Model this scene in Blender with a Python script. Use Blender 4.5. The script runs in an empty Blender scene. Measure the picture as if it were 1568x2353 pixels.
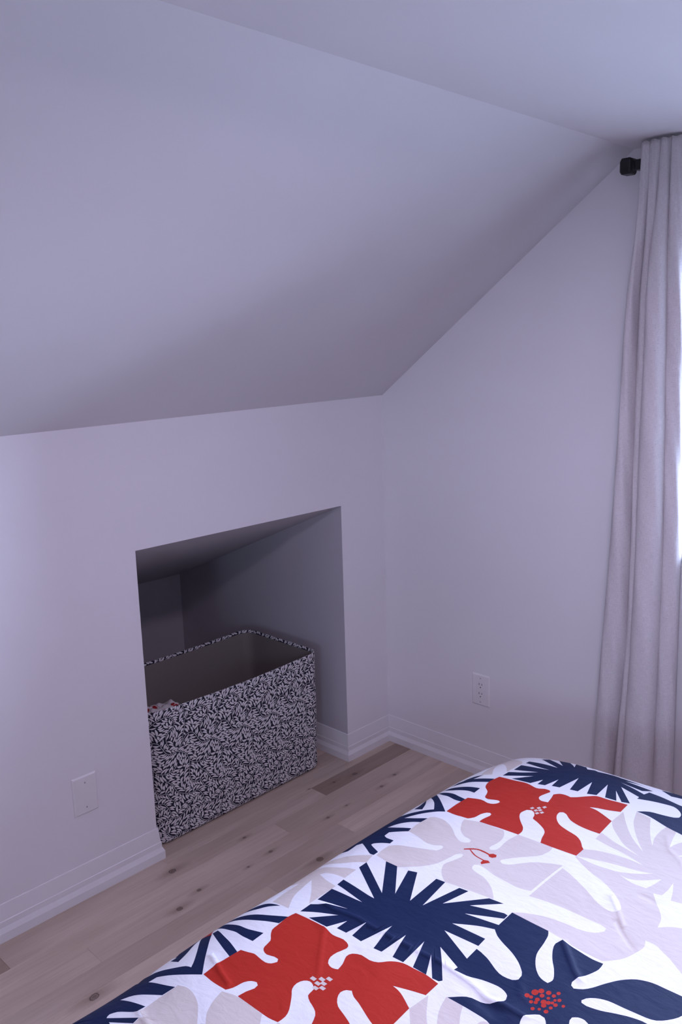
import bpy, bmesh, math, random
import numpy as np
from mathutils import Matrix, Vector
from mathutils.geometry import delaunay_2d_cdt
PI = math.pi
rnd = random.Random(7)
C = bpy.context.scene.collection
scene = bpy.context.scene

# ------------------------------------------------------------------ camera
cam_data = bpy.data.cameras.new('camera')
cam = bpy.data.objects.new('camera', cam_data)
C.objects.link(cam)
_r = Vector((0.71711065, 0.69633686, -0.02944999))
_u = Vector((-0.11276831, 0.15762336, 0.98103934))
_f = Vector((-0.68777586, 0.70019273, -0.19155812))
_m = Matrix((_r, _u, -_f)).transposed().to_4x4()
_m.translation = Vector((2.26728, -2.55944, 1.65508))
cam.matrix_world = _m
cam_data.sensor_fit = 'HORIZONTAL'
cam_data.sensor_width = 36.0
cam_data.lens = 36.0 * 1978.355 / 1568.0
cam_data.clip_start = 0.02
scene.camera = cam

# ------------------------------------------------------------------ world, lights, exposure
world = bpy.data.worlds.new('world')
scene.world = world
world.use_nodes = True
wn = world.node_tree.nodes
bg = wn['Background']
# hazy sky, brightest low over the horizon, darker ground below
_tc = wn.new('ShaderNodeTexCoord'); _sp = wn.new('ShaderNodeSeparateXYZ'); _mr = wn.new('ShaderNodeMapRange'); _cr = wn.new('ShaderNodeValToRGB')
_L = world.node_tree.links.new
_L(_tc.outputs['Generated'], _sp.inputs[0]); _L(_sp.outputs[2], _mr.inputs[0])
_mr.inputs[1].default_value = -1.0; _mr.inputs[2].default_value = 1.0
_L(_mr.outputs[0], _cr.inputs[0])
_e = _cr.color_ramp.elements
_e[0].position = 0.47; _e[0].color = (0.085, 0.105, 0.155, 1)
_e[1].position = 0.51; _e[1].color = (0.62, 0.72, 1.05, 1)
_q = _cr.color_ramp.elements.new(0.62); _q.color = (0.60, 0.69, 1.02, 1)
_q = _cr.color_ramp.elements.new(0.85); _q.color = (0.17, 0.21, 0.33, 1)
_L(_cr.outputs[0], bg.inputs[0])
bg.inputs[1].default_value = 52.0
scene.view_settings.view_transform = 'Standard'
scene.view_settings.look = 'None'
scene.view_settings.gamma = 1.0
scene.view_settings.exposure = 0.15

ROOM_W, ROOM_L = 4.4, 4.6          # x 0..4.4, y -4.6..0
HK, KT, MS, HC = 1.4523, 0.009, 0.7308, 2.195   # knee wall height, its drift, slope, flat ceiling
WIN = (1.21, 2.25, 0.98, 1.97)     # window in the end wall: x0 x1 z0 z1
WIN2 = (3.0, 3.5, 1.2, 1.9)      # window in the opposite end wall, behind the camera

def portal(name, loc, rot, sx, sy):
    d = bpy.data.lights.new(name, 'AREA')
    d.shape = 'RECTANGLE'; d.size = sx; d.size_y = sy
    d.cycles.is_portal = True
    o = bpy.data.objects.new(name, d); C.objects.link(o)
    o.location = loc; o.rotation_euler = rot
    return o
portal('window_portal', ((WIN[0]+WIN[1])/2, 0.17, (WIN[2]+WIN[3])/2), (-PI/2, 0, 0), WIN[1]-WIN[0], WIN[3]-WIN[2])
portal('window_portal', ((WIN2[0]+WIN2[1])/2, -ROOM_L-0.17, (WIN2[2]+WIN2[3])/2), (PI/2, 0, 0), WIN2[1]-WIN2[0], WIN2[3]-WIN2[2])

# flush ceiling lamp, outside the frame
lamp_data = bpy.data.lights.new('ceiling_lamp_light', 'AREA')
lamp_data.shape = 'DISK'; lamp_data.size = 0.24
lamp_data.energy = 11.0
lamp_data.color = (1.0, 0.80, 1.12)
lamp_light = bpy.data.objects.new('ceiling_lamp_light', lamp_data); C.objects.link(lamp_light)
LAMP = (1.80, -1.45)
lamp_light.location = (LAMP[0], LAMP[1], HC-0.085)

# ------------------------------------------------------------------ helpers
def newmesh(name, verts, faces, mats=(), parent=None, smooth=False, idx=None, kind=None):
    me = bpy.data.meshes.new(name)
    me.from_pydata([tuple(v) for v in verts], [], [tuple(f) for f in faces])
    for m in (mats if isinstance(mats, (list, tuple)) else [mats]):
        me.materials.append(m)
    if idx is not None:
        me.polygons.foreach_set('material_index', np.array(idx, dtype=np.int32))
    if smooth:
        me.polygons.foreach_set('use_smooth', np.ones(len(me.polygons), dtype=bool))
    me.update()
    o = bpy.data.objects.new(name, me); C.objects.link(o)
    if parent is not None: o.parent = parent
    if kind: o['kind'] = kind
    return o

def bmobj(name, bm, mat, parent=None, smooth=False, bevel=0, seg=2, angle=30):
    bmesh.ops.recalc_face_normals(bm, faces=bm.faces)
    me = bpy.data.meshes.new(name); bm.to_mesh(me); bm.free()
    for m in (mat if isinstance(mat, (list, tuple)) else [mat]): me.materials.append(m)
    if smooth: me.polygons.foreach_set('use_smooth', np.ones(len(me.polygons), dtype=bool))
    o = bpy.data.objects.new(name, me); C.objects.link(o)
    if parent is not None: o.parent = parent
    if bevel:
        b = o.modifiers.new('bevel', 'BEVEL'); b.width = bevel; b.segments = seg; b.limit_method = 'ANGLE'; b.angle_limit = math.radians(angle)
    return o

def box(bm, x0, x1, y0, y1, z0, z1):
    vs = [bm.verts.new((x, y, z)) for x in (x0, x1) for y in (y0, y1) for z in (z0, z1)]
    for f in ((0,1,3,2),(4,6,7,5),(0,4,5,1),(2,3,7,6),(0,2,6,4),(1,5,7,3)):
        bm.faces.new([vs[i] for i in f])

def prism(bm, pts, axis, a, b):
    """pts 2D polygon; axis 'x','y','z' extruded a..b. For 'y' pts are (x,z); 'x' -> (y,z); 'z' -> (x,y)"""
    def P(p, t):
        return {'y': (p[0], t, p[1]), 'x': (t, p[0], p[1]), 'z': (p[0], p[1], t)}[axis]
    A = [bm.verts.new(P(p, a)) for p in pts]; B = [bm.verts.new(P(p, b)) for p in pts]
    n = len(pts)
    bm.faces.new(A); bm.faces.new(B[::-1])
    for i in range(n): bm.faces.new((A[i], B[i], B[(i+1) % n], A[(i+1) % n]))

def cyl(bm, c, r, h, axis='z', n=24, r2=None):
    m = {'z': Matrix.Identity(4), 'x': Matrix.Rotation(PI/2, 4, 'Y'), 'y': Matrix.Rotation(-PI/2, 4, 'X')}[axis]
    bmesh.ops.create_cone(bm, cap_ends=True, segments=n, radius1=r, radius2=r if r2 is None else r2, depth=h, matrix=Matrix.Translation(c) @ m)

def empty(name, loc=(0, 0, 0)):
    o = bpy.data.objects.new(name, None); C.objects.link(o); o.location = loc
    o.empty_display_size = 0.05
    return o

def tag(o, label, cat, group=None):
    o['label'] = label; o['category'] = cat
    if group: o['group'] = group
    return o

# ------------------------------------------------------------------ materials
class NT:
    def __init__(s, name, rough=0.6, color=(0.8, 0.8, 0.8), spec=0.5):
        s.m = bpy.data.materials.new(name); s.m.use_nodes = True
        s.t = s.m.node_tree; s.n = s.t.nodes; s.b = s.n['Principled BSDF']
        s.b.inputs['Roughness'].default_value = rough
        s.b.inputs['Base Color'].default_value = (*color, 1)
        s.b.inputs['Specular IOR Level'].default_value = spec
        s._co = None
    def new(s, typ, **k):
        n = s.n.new(typ)
        for a, v in k.items(): setattr(n, a, v)
        return n
    def link(s, a, b): s.t.links.new(a, b)
    def co(s, kind='Object'):
        if s._co is None: s._co = s.new('ShaderNodeTexCoord')
        return s._co.outputs[kind]
    def mapping(s, vec, scale=(1, 1, 1), loc=(0, 0, 0)):
        n = s.new('ShaderNodeMapping'); n.inputs['Scale'].default_value = scale; n.inputs['Location'].default_value = loc
        s.link(vec, n.inputs['Vector']); return n.outputs[0]
    def noise(s, vec, scale, detail=3, rough=0.5, dist=0):
        n = s.new('ShaderNodeTexNoise'); n.inputs['Scale'].default_value = scale; n.inputs['Detail'].default_value = detail
        n.inputs['Roughness'].default_value = rough; n.inputs['Distortion'].default_value = dist
        s.link(vec, n.inputs['Vector']); return n.outputs[0]
    def math(s, op, a, b=None, clamp=False):
        n = s.new('ShaderNodeMath', operation=op, use_clamp=clamp)
        for i, v in enumerate((a, b)):
            if v is None: continue
            if isinstance(v, (int, float)): n.inputs[i].default_value = v
            else: s.link(v, n.inputs[i])
        return n.outputs[0]
    def rng(s, v, a, b, c=0.0, d=1.0):
        n = s.new('ShaderNodeMapRange'); s.link(v, n.inputs[0])
        for i, q in enumerate((a, b, c, d)): n.inputs[i+1].default_value = q
        return n.outputs[0]
    def mix(s, f, a, b, mode='MIX'):
        n = s.new('ShaderNodeMix', data_type='RGBA', blend_type=mode)
        for i, v in ((0, f), (6, a), (7, b)):
            if isinstance(v, (int, float)): n.inputs[i].default_value = v
            elif isinstance(v, tuple): n.inputs[i].default_value = (*v, 1)
            else: s.link(v, n.inputs[i])
        return n.outputs[2]
    def base(s, v): s.link(v, s.b.inputs['Base Color'])
    def bump(s, h, strength=0.3, dist=0.001, prev=None):
        n = s.new('ShaderNodeBump'); n.inputs['Strength'].default_value = strength; n.inputs['Distance'].default_value = dist
        s.link(h, n.inputs['Height'])
        if prev is not None: s.link(prev, n.inputs['Normal'])
        s.link(n.outputs[0], s.b.inputs['Normal']); return n.outputs[0]

def paint_mat(name, color, rough, bs=0.12):
    k = NT(name, rough, color)
    n = k.noise(k.co(), 420, 2)
    n2 = k.noise(k.co(), 2.2, 2)
    k.base(k.mix(k.rng(n2, 0.35, 0.65), tuple(c*0.985 for c in color), color))
    k.bump(n, bs, 0.0006)
    return k.m

M = {}
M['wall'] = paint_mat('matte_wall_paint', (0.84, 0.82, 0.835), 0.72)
M['niche'] = paint_mat('shaded_niche_paint', (0.57, 0.55, 0.58), 0.8)  # wall paint darkened: the shade of the recess is put into the colour
M['ceiling'] = paint_mat('shaded_ceiling_paint', (0.72, 0.70, 0.715), 0.85)  # same white as the walls, toned down to carry the slope's shade
M['trim'] = paint_mat('semigloss_trim_paint', (0.84, 0.83, 0.84), 0.38, 0.03)
k = NT('white_plastic', 0.32, (0.84, 0.82, 0.82)); k.bump(k.noise(k.co(), 900, 1), 0.03, 0.0003); M['plastic'] = k.m
k = NT('slot_dark', 0.6, (0.02, 0.02, 0.02)); k.base(k.mix(k.noise(k.co(), 300, 1), (0.015, 0.015, 0.017), (0.03, 0.03, 0.03))); M['dark'] = k.m
k = NT('screw_paint', 0.35, (0.7, 0.69, 0.7)); k.bump(k.noise(k.co(), 900, 1), 0.05, 0.0002); M['screw'] = k.m
k = NT('black_metal', 0.38, (0.012, 0.012, 0.014)); k.b.inputs['Metallic'].default_value = 0.3; k.bump(k.noise(k.co(), 700, 2), 0.08, 0.0003); M['black'] = k.m

# printed cotton of the duvet: one material per ink, same weave
def cotton(name, color, var=0.04, spec=0.12):
    k = NT(name, 0.66, color)
    k.b.inputs['Specular IOR Level'].default_value = spec
    o = k.co()
    w1 = k.noise(k.mapping(o, (1, 9, 1)), 420, 2); w2 = k.noise(k.mapping(o, (9, 1, 1)), 420, 2)
    v = k.math('ADD', w1, w2)
    k.base(k.mix(k.rng(v, 0.75, 1.25), tuple(c*(1-var) for c in color), tuple(min(1, c*(1+var)) for c in color)))
    soft = k.noise(k.mapping(o, (1, 1, 1)), 7.0, 3, 0.5, 0.4)
    fine = k.noise(k.mapping(o, (1.0, 2.2, 1)), 26.0, 3, 0.55, 0.8)
    b = k.bump(soft, 0.30, 0.02)
    b = k.bump(fine, 0.16, 0.006, b)
    k.bump(v, 0.06, 0.0006, b)
    return k.m
M['c_white'] = cotton('cotton_white', (0.67, 0.67, 0.70))
M['c_navy'] = cotton('cotton_navy_print', (0.0045, 0.012, 0.050), 0.15, 0.14)
M['c_red'] = cotton('cotton_red_print', (0.36, 0.022, 0.013), 0.08)
M['c_beige'] = cotton('cotton_beige_print', (0.53, 0.475, 0.445))

def canvas(name, color, var=0.06):
    k = NT(name, 0.85, color); o = k.co()
    w = k.math('ADD', k.noise(k.mapping(o, (1, 1, 14)), 260, 2), k.noise(k.mapping(o, (8, 8, 1)), 260, 2))
    k.base(k.mix(k.rng(w, 0.75, 1.25), tuple(c*(1-var) for c in color), tuple(c*(1+var) for c in color)))
    k.bump(w, 0.25, 0.0005); return k.m
M['b_dark'] = canvas('canvas_black_navy', (0.008, 0.008, 0.022), 0.2)
M['b_light'] = canvas('canvas_pale_leaf', (0.72, 0.70, 0.71))
M['lining'] = canvas('canvas_lining', (0.23, 0.20, 0.185), 0.08)

# linen curtain with slubs
k = NT('linen_curtain', 0.85); o = k.co('UV')
th = k.noise(k.mapping(o, (1, 14, 1)), 60, 3, 0.6); tv = k.noise(k.mapping(o, (16, 1, 1)), 60, 3, 0.6)
wv = k.math('ADD', th, tv)
col = k.mix(k.rng(wv, 0.7, 1.3), (0.66, 0.62, 0.63), (0.86, 0.82, 0.825))
sl = k.noise(k.mapping(o, (3.2, 26, 1)), 26, 2, 0.5); col = k.mix(k.rng(sl, 0.70, 0.76), col, (0.22, 0.20, 0.20))
sp = k.noise(k.mapping(o, (26, 5, 1)), 26, 2, 0.5); col = k.mix(k.rng(sp, 0.72, 0.78), col, (0.24, 0.22, 0.22))
k.base(col); k.bump(wv, 0.5, 0.0009)
tr = k.new('ShaderNodeBsdfTranslucent'); k.link(col, tr.inputs[0])
mx = k.new('ShaderNodeMixShader'); mx.inputs[0].default_value = 0.16
k.link(k.b.outputs[0], mx.inputs[1]); k.link(tr.outputs[0], mx.inputs[2])
k.link(mx.outputs[0], k.n['Material Output'].inputs[0]); M['linen'] = k.m

# wood planks: pale brown hardwood, grain along y, knots at their places
k = NT('plank_wood', 0.42); geo = k.new('ShaderNodeNewGeometry'); pos = geo.outputs['Position']
oi = k.new('ShaderNodeObjectInfo'); rv = oi.outputs['Random']
off = k.new('ShaderNodeCombineXYZ'); k.link(k.math('MULTIPLY', rv, 37.0), off.inputs[0]); k.link(k.math('MULTIPLY', rv, 91.0), off.inputs[1])
va = k.new('ShaderNodeVectorMath', operation='ADD'); k.link(pos, va.inputs[0]); k.link(off.outputs[0], va.inputs[1]); pv = va.outputs[0]
g1 = k.noise(k.mapping(pv, (14, 1.1, 1)), 1.6, 4, 0.55, 0.6)
g2 = k.noise(k.mapping(pv, (60, 2.2, 1)), 2.0, 4, 0.6, 0.3)
g3 = k.noise(k.mapping(pv, (3.0, 1.0, 1)), 1.7, 2, 0.5)
base = k.mix(k.rng(g1, 0.36, 0.66), (0.57, 0.455, 0.365), (0.67, 0.55, 0.45))
base = k.mix(k.rng(g3, 0.42, 0.75, 0, 0.5), base, (0.45, 0.33, 0.25))
base = k.mix(k.rng(g2, 0.50, 0.78, 0, 0.25), base, (0.28, 0.20, 0.15))
dk = k.new('ShaderNodeAttribute', attribute_type='OBJECT', attribute_name='tone')
base = k.mix(dk.outputs['Fac'], base, (0.20, 0.125, 0.09))
tint = k.rng(rv, 0, 1, 0.90, 1.08)
hb = k.new('ShaderNodeHueSaturation'); k.link(tint, hb.inputs['Value']); k.link(base, hb.inputs['Color']); base = hb.outputs[0]
KN = [(0.094,-1.174,1.0),(0.269,-1.27,.8),(0.40,-1.633,1.1),(0.405,-0.811,1.0),(0.222,-0.223,.55),(0.244,-0.325,.6),(0.12,-0.895,.5),(0.261,-0.995,.4),(0.25,-0.89,.55),(0.246,-0.615,.5),(0.239,-0.511,.35),(0.239,-1.176,.6),(0.10,-.32,.8),(0.085,-.42,.5),(0.05,-.52,.3)]
acc = None; core = None
sx = k.new('ShaderNodeSeparateXYZ'); wob = k.noise(k.mapping(pos, (1, 1, 1)), 45, 2, 0.6)
k.link(pos, sx.inputs[0])
wo = k.math('MULTIPLY', k.math('SUBTRACT', wob, 0.5), 0.9)
for (kx, ky, ks) in KN:
    ax = k.math('DIVIDE', k.math('SUBTRACT', sx.outputs[0], kx), 0.0105*ks)
    ay = k.math('DIVIDE', k.math('SUBTRACT', sx.outputs[1], ky), 0.0125*ks)
    d = k.math('SQRT', k.math('ADD', k.math('MULTIPLY', ax, ax), k.math('MULTIPLY', ay, ay)))
    d = k.math('ADD', d, wo)
    ring = k.math('SUBTRACT', 1.0, k.math('MULTIPLY', k.math('ABSOLUTE', k.math('SUBTRACT', d, 0.85)), 4.0), True)
    fill = k.rng(d, 0.9, 0.5)
    ax2 = k.math('MULTIPLY', ax, 0.55); ay2 = k.math('MULTIPLY', ay, 0.20)
    d2 = k.math('SQRT', k.math('ADD', k.math('MULTIPLY', ax2, ax2), k.math('MULTIPLY', ay2, ay2)))
    halo = k.math('MULTIPLY', k.rng(k.math('ADD', d2, k.math('MULTIPLY', wo, 0.5)), 1.3, 0.1), 0.55)
    cr = k.math('MAXIMUM', k.math('MULTIPLY', ring, 0.9), k.math('MULTIPLY', fill, 0.55))
    acc = halo if acc is None else k.math('MAXIMUM', acc, halo)
    core = cr if core is None else k.math('MAXIMUM', core, cr)
base = k.mix(acc, base, (0.19, 0.115, 0.075))
base = k.mix(core, base, (0.050, 0.030, 0.024))
k.base(base)
k.link(k.rng(g2, 0.3, 0.8, 0.36, 0.50), k.b.inputs['Roughness'])
k.bump(k.math('ADD', g2, core), 0.10, 0.0008); M['wood'] = k.m
k = NT('subfloor', 0.9, (0.05, 0.04, 0.03)); k.base(k.mix(k.noise(k.co(), 9, 2), (0.035, 0.028, 0.022), (0.06, 0.05, 0.04))); M['subfloor'] = k.m
k = NT('bed_fabric', 0.9, (0.35, 0.34, 0.35)); k.bump(k.noise(k.co(), 500, 2), 0.2, 0.0005); M['bed'] = k.m
k = NT('mattress_fabric', 0.85, (0.75, 0.74, 0.74)); k.bump(k.noise(k.co(), 60, 2), 0.2, 0.002); M['mattress'] = k.m

# thin window glass
k = NT('window_glass', 0.02); k.n.remove(k.b)
tb = k.new('ShaderNodeBsdfTransparent'); gb = k.new('ShaderNodeBsdfGlossy'); gb.inputs['Roughness'].default_value = 0.01
fr = k.new('ShaderNodeFresnel'); fr.inputs[0].default_value = 1.45; ms = k.new('ShaderNodeMixShader')
nz = k.noise(k.co(), 3, 1); tb.inputs[0].default_value = (0.96, 0.98, 0.98, 1)
k.link(fr.outputs[0], ms.inputs[0]); k.link(tb.outputs[0], ms.inputs[1]); k.link(gb.outputs[0], ms.inputs[2])
k.link(ms.outputs[0], k.n['Material Output'].inputs[0]); M['glass'] = k.m
k = NT('opal_diffuser', 0.4, (0.85, 0.85, 0.86)); k.b.inputs['Emission Color'].default_value = (1.0, 0.80, 1.12, 1); k.b.inputs['Emission Strength'].default_value = 3.0; k.bump(k.noise(k.co(), 200, 1), 0.03, 0.0003); M['opal'] = k.m
# red and white cloth in the basket
k = NT('spotted_cloth', 0.85); vo = k.new('ShaderNodeTexVoronoi'); vo.inputs['Scale'].default_value = 34; k.link(k.mapping(k.co(), (1, .7, 1)), vo.inputs['Vector'])
nn = k.noise(k.co(), 60, 2)
k.base(k.mix(k.rng(k.math('ADD', vo.outputs['Distance'], k.math('MULTIPLY', k.math('SUBTRACT', nn, .5), .5)), 0.42, 0.36), (0.78, 0.75, 0.74), (0.40, 0.012, 0.015)))
k.bump(nn, 0.2, 0.002); M['spots'] = k.m

# ------------------------------------------------------------------ the room shell
def struct(o): o['kind'] = 'structure'; return o
YA, YB, ZT = -1.1619, -0.2503, 1.0475      # niche opening
ND, NZ = 1.10, 0.594                        # niche depth, height at its back
def hk(y): return HK + KT*y
TH = 0.16
bm = bmesh.new()
Y0, Y1 = -ROOM_L-TH, TH
# knee wall (wall_left) as solid masses around the storage niche
prism(bm, [(-1.3, 0.0), (0, 0.0), (0, HK+0.02), (-1.3, HK+0.02)], 'y', Y0, YA)
prism(bm, [(-1.3, 0.0), (0, 0.0), (0, HK+0.02), (-1.3, HK+0.02)], 'y', YB, Y1)
prism(bm, [(-ND, NZ), (0, ZT), (0, HK+0.02), (-ND, HK+0.02)], 'y', YA, YB)
prism(bm, [(-1.3, 0.0), (-ND, 0.0), (-ND, HK+0.02), (-1.3, HK+0.02)], 'y', YA, YB)
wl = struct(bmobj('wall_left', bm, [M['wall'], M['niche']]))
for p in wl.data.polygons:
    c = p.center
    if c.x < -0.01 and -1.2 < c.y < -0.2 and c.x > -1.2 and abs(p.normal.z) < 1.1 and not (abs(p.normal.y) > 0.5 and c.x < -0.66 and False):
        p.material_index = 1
def wallbox(name, boxes):
    bm = bmesh.new()
    for b in boxes: box(bm, *b)
    return struct(bmobj(name, bm, M['wall']))
X0, X1 = -1.3, ROOM_W+TH
wallbox('wall_back', [(0, WIN[0], 0, TH, 0, 2.4), (WIN[1], X1, 0, TH, 0, 2.4), (WIN[0], WIN[1], 0, TH, 0, WIN[2]), (WIN[0], WIN[1], 0, TH, WIN[3], 2.4)])
wallbox('wall_front', [(X0, WIN2[0], Y0, -ROOM_L, 0, 2.4), (WIN2[1], X1, Y0, -ROOM_L, 0, 2.4), (WIN2[0], WIN2[1], Y0, -ROOM_L, 0, WIN2[2]), (WIN2[0], WIN2[1], Y0, -ROOM_L, WIN2[3], 2.4)])
wallbox('wall_right', [(ROOM_W, X1, -ROOM_L, 0, 0, 1.6)])
# sloped ceilings and the flat one
def slab(name, quad, t=0.14):
    v = [Vector(q) for q in quad]; n = Vector((0, 0, t))
    vs = v + [q+n for q in v]
    return struct(newmesh(name, vs, [(0,1,2,3), (7,6,5,4), (0,4,5,1), (1,5,6,2), (2,6,7,3), (3,7,4,0)], M['ceiling']))
def xc(y): return (HC-hk(y))/MS
e = -0.10
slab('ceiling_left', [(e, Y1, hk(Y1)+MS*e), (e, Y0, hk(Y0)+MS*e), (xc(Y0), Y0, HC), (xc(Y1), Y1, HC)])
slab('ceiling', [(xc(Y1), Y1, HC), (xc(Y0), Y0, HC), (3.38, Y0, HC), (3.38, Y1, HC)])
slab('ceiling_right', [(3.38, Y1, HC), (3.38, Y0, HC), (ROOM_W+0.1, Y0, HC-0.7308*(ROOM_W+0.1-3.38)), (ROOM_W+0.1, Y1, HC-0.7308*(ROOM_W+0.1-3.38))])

# ------------------------------------------------------------------ floor of 83 mm boards
bm = bmesh.new(); box(bm, X0, X1, Y0, Y1, -0.10, -0.0125)
floor = struct(bmobj('floor', bm, M['subfloor']))
PW = 0.083
def plank(x0, y0, y1, tone, w=PW):
    c = 0.0005; g = 0.0002; z = rnd.uniform(-0.00010, 0.0)
    a, b, s, t = x0+g, x0+w-g, y0+g, y1-g
    v = [(a, s, -0.012), (b, s, -0.012), (b, t, -0.012), (a, t, -0.012),
         (a, s, z-c), (b, s, z-c), (b, t, z-c), (a, t, z-c),
         (a+c, s+c, z), (b-c, s+c, z), (b-c, t-c, z), (a+c, t-c, z)]
    f = [(3,2,1,0), (0,1,5,4), (1,2,6,5), (2,3,7,6), (3,0,4,7), (4,5,9,8), (5,6,10,9), (6,7,11,10), (7,4,8,11), (8,9,10,11)]
    o = newmesh('plank', v, f, M['wood'], floor); o['tone'] = tone
fixed = {0: ([-0.51, -1.735, -3.0], {0: 0.62, 2: 0.55}), 1: ([-0.77, -2.2, -3.3], {1: 0.0}), -1: ([-0.518, -1.9, -3.2], {}),
         2: ([-1.55, -2.9], {0: 0.06}), 3: ([-0.62, -1.95, -3.4], {1: 0.05}), 4: ([-1.02, -2.4], {}), -2: ([-0.75, -2.3, -3.5], {0: .15})}
row = -14
x = 0.05 + PW*row
while x < ROOM_W:
    w = min(PW, ROOM_W-x)
    lo, hi = (-ROOM_L, 0.0)
    if x + w > -ND and x < -0.001: lo, hi = YA, YB      # inside the niche only
    if row in fixed: butts, tones = fixed[row]
    else:
        butts = []; yy = -rnd.uniform(0.3, 1.3)
        while yy > -ROOM_L+0.3: butts.append(yy); yy -= rnd.uniform(0.9, 1.7)
        tones = {}
    ed = [0.0] + list(butts) + [-ROOM_L]
    for i in range(len(ed)-1):
        a, b = max(ed[i+1], lo), min(ed[i], hi)
        if b-a < 0.03: continue
        t = tones.get(i, rnd.choice([0, 0, 0, 0.08, 0.15]) if row not in fixed else rnd.uniform(0, .06))
        if row == -1:
            plank(x, a, b, t); continue
        plank(max(x, -ND), a, b, t, w if x >= -ND else w-(-ND-x))
    row += 1; x += PW
# the row that crosses the knee wall line also runs along the wall on both sides of the niche
for (a, b) in ((-ROOM_L, YA), (YB, 0.0)): plank(0.0, a, b, 0.02, 0.05)

# ------------------------------------------------------------------ baseboards, swept with mitred corners
PROF = [(0, 0.1098), (0.0022, 0.1098), (0.0030, 0.1090), (0.0076, 0.0610), (0.0092, 0.0590), (0.0098, 0.0420), (0.0156, 0.0285), (0.0163, 0.0270), (0.0163, 0.0), (0, 0.0)]
def sweep(name, path):
    """path: plan points along the wall faces, room on the right-hand side of travel"""
    P = [Vector(p) for p in path]; vs = []; fs = []; n = len(PROF)
    for i, p in enumerate(P):
        ds = []
        if i > 0: ds.append((P[i]-P[i-1]).normalized())
        if i < len(P)-1: ds.append((P[i+1]-P[i]).normalized())
        ns = [Vector((d.y, -d.x)) for d in ds]
        if len(ns) == 2:
            m = ns[0]+ns[1]; off = m/(1+ns[0].dot(ns[1]))
        else: off = ns[0]
        for (t, z) in PROF: vs.append((p.x+off.x*t, p.y+off.y*t, z))
    for i in range(len(P)-1):
        for j in range(n):
            a, b = i*n+j, i*n+(j+1) % n
            fs.append((a, b, b+n, a+n))
    fs.append(tuple(range(n))[::-1]); fs.append(tuple(range((len(P)-1)*n, len(P)*n)))
    return struct(newmesh(name, vs, fs, M['trim']))
sweep('baseboard_left', [(0, -ROOM_L), (0, YA), (-ND, YA), (-ND, YB), (0, YB), (0, 0)])
sweep('baseboard_back', [(0, 0), (ROOM_W, 0)])
sweep('baseboard_right', [(ROOM_W, 0), (ROOM_W, -ROOM_L)])
sweep('baseboard_front', [(ROOM_W, -ROOM_L), (0, -ROOM_L)])

# ------------------------------------------------------------------ windows
def window(name, W, yin, yout):
    x0, x1, z0, z1 = W; s = 1 if yout > yin else -1
    def yb(a, b): return (min(a, b), max(a, b))
    bm = bmesh.new()
    ya, yc = yb(yin+s*0.07, yin+s*0.13)
    for b in ((x0, x0+.045, z0, z1), (x1-.045, x1, z0, z1), (x0+.045, x1-.045, z0, z0+.045), (x0+.045, x1-.045, z1-.045, z1), ((x0+x1)/2-.025, (x0+x1)/2+.025, z0+.045, z1-.045)):
        box(bm, b[0], b[1], ya, yc, b[2], b[3])
    root = struct(bmobj(name, bm, M['trim'], bevel=0.002))
    for (a, b) in ((x0+.04, (x0+x1)/2-.02), ((x0+x1)/2+.02, x1-.04)):
        bm = bmesh.new(); ym = yin+s*0.10
        box(bm, a, b, ym-.002, ym+.002, z0+.04, z1-.04); bmobj('pane', bm, M['glass'], root)
    bm = bmesh.new(); a, b = yb(yin-s*0.028, yin+s*0.07); box(bm, x0-.0, x1+.0, a, b, z0, z0+.022)
    bmobj('window_sill', bm, M['trim'], root, bevel=0.003)
    return root
window('window_1', WIN, 0, TH)
window('window_2', WIN2, -ROOM_L, -ROOM_L-TH)

# ------------------------------------------------------------------ outlet and blank plate
def bevel_plate(w, h, t=0.0058, b=0.0042):
    """plate lying in xz, front toward -y; origin at lower-left corner of its back"""
    bm = bmesh.new()
    A = [(0, 0), (w, 0), (w, h), (0, h)]; e = 0.0012
    lay = [(0, 0.0), (0, -0.0016), (e, -0.0030), (b, -t)]
    rings = []
    for (ins, y) in lay:
        rings.append([bm.verts.new((ins if p[0] == 0 else p[0]-ins, y, ins if p[1] == 0 else p[1]-ins)) for p in A])
    for r in range(len(rings)-1):
        for i in range(4):
            bm.faces.new((rings[r][i], rings[r][(i+1) % 4], rings[r+1][(i+1) % 4], rings[r+1][i]))
    bm.faces.new(rings[-1]); bm.faces.new(rings[0][::-1])
    return bm
def screw(parent, x, z, y):
    bm = bmesh.new(); cyl(bm, (x, y-.0004, z), 0.0032, 0.0014, 'y', 20, 0.0026)
    s = bmobj('screw', bm, M['screw'], parent, smooth=False)
    bm = bmesh.new(); box(bm, x-.0006, x+.0006, y-.00125, y-.0006, z-.0024, z+.0024); bmobj('screw_slot', bm, M['dark'], s)
PWD, PHT = 0.0803, 0.124
out = tag(empty('electrical_outlet', (0.4335, 0, 0.2864)), 'white two-socket electrical outlet on the end wall above the baseboard', 'outlet')
bmobj('cover_plate', bevel_plate(PWD, PHT), M['plastic'], out, bevel=0.0006)
bm = bmesh.new(); cx = PWD/2; box(bm, cx-.0168, cx+.0168, -.0064, -.0050, PHT/2-.0335, PHT/2+.0335)
rec = bmobj('receptacle', bm, M['plastic'], out, bevel=0.0005)
bm = bmesh.new()
for b in ((cx-.0176, cx-.0168), (cx+.0168, cx+.0176)): box(bm, b[0], b[1], -.00585, -.0050, PHT/2-.0343, PHT/2+.0343)
for b in (PHT/2-.0343, PHT/2+.0335): box(bm, cx-.0168, cx+.0168, -.00585, -.0050, b, b+.0008)
g = bmobj('gap', bm, M['screw'], rec)
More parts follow.
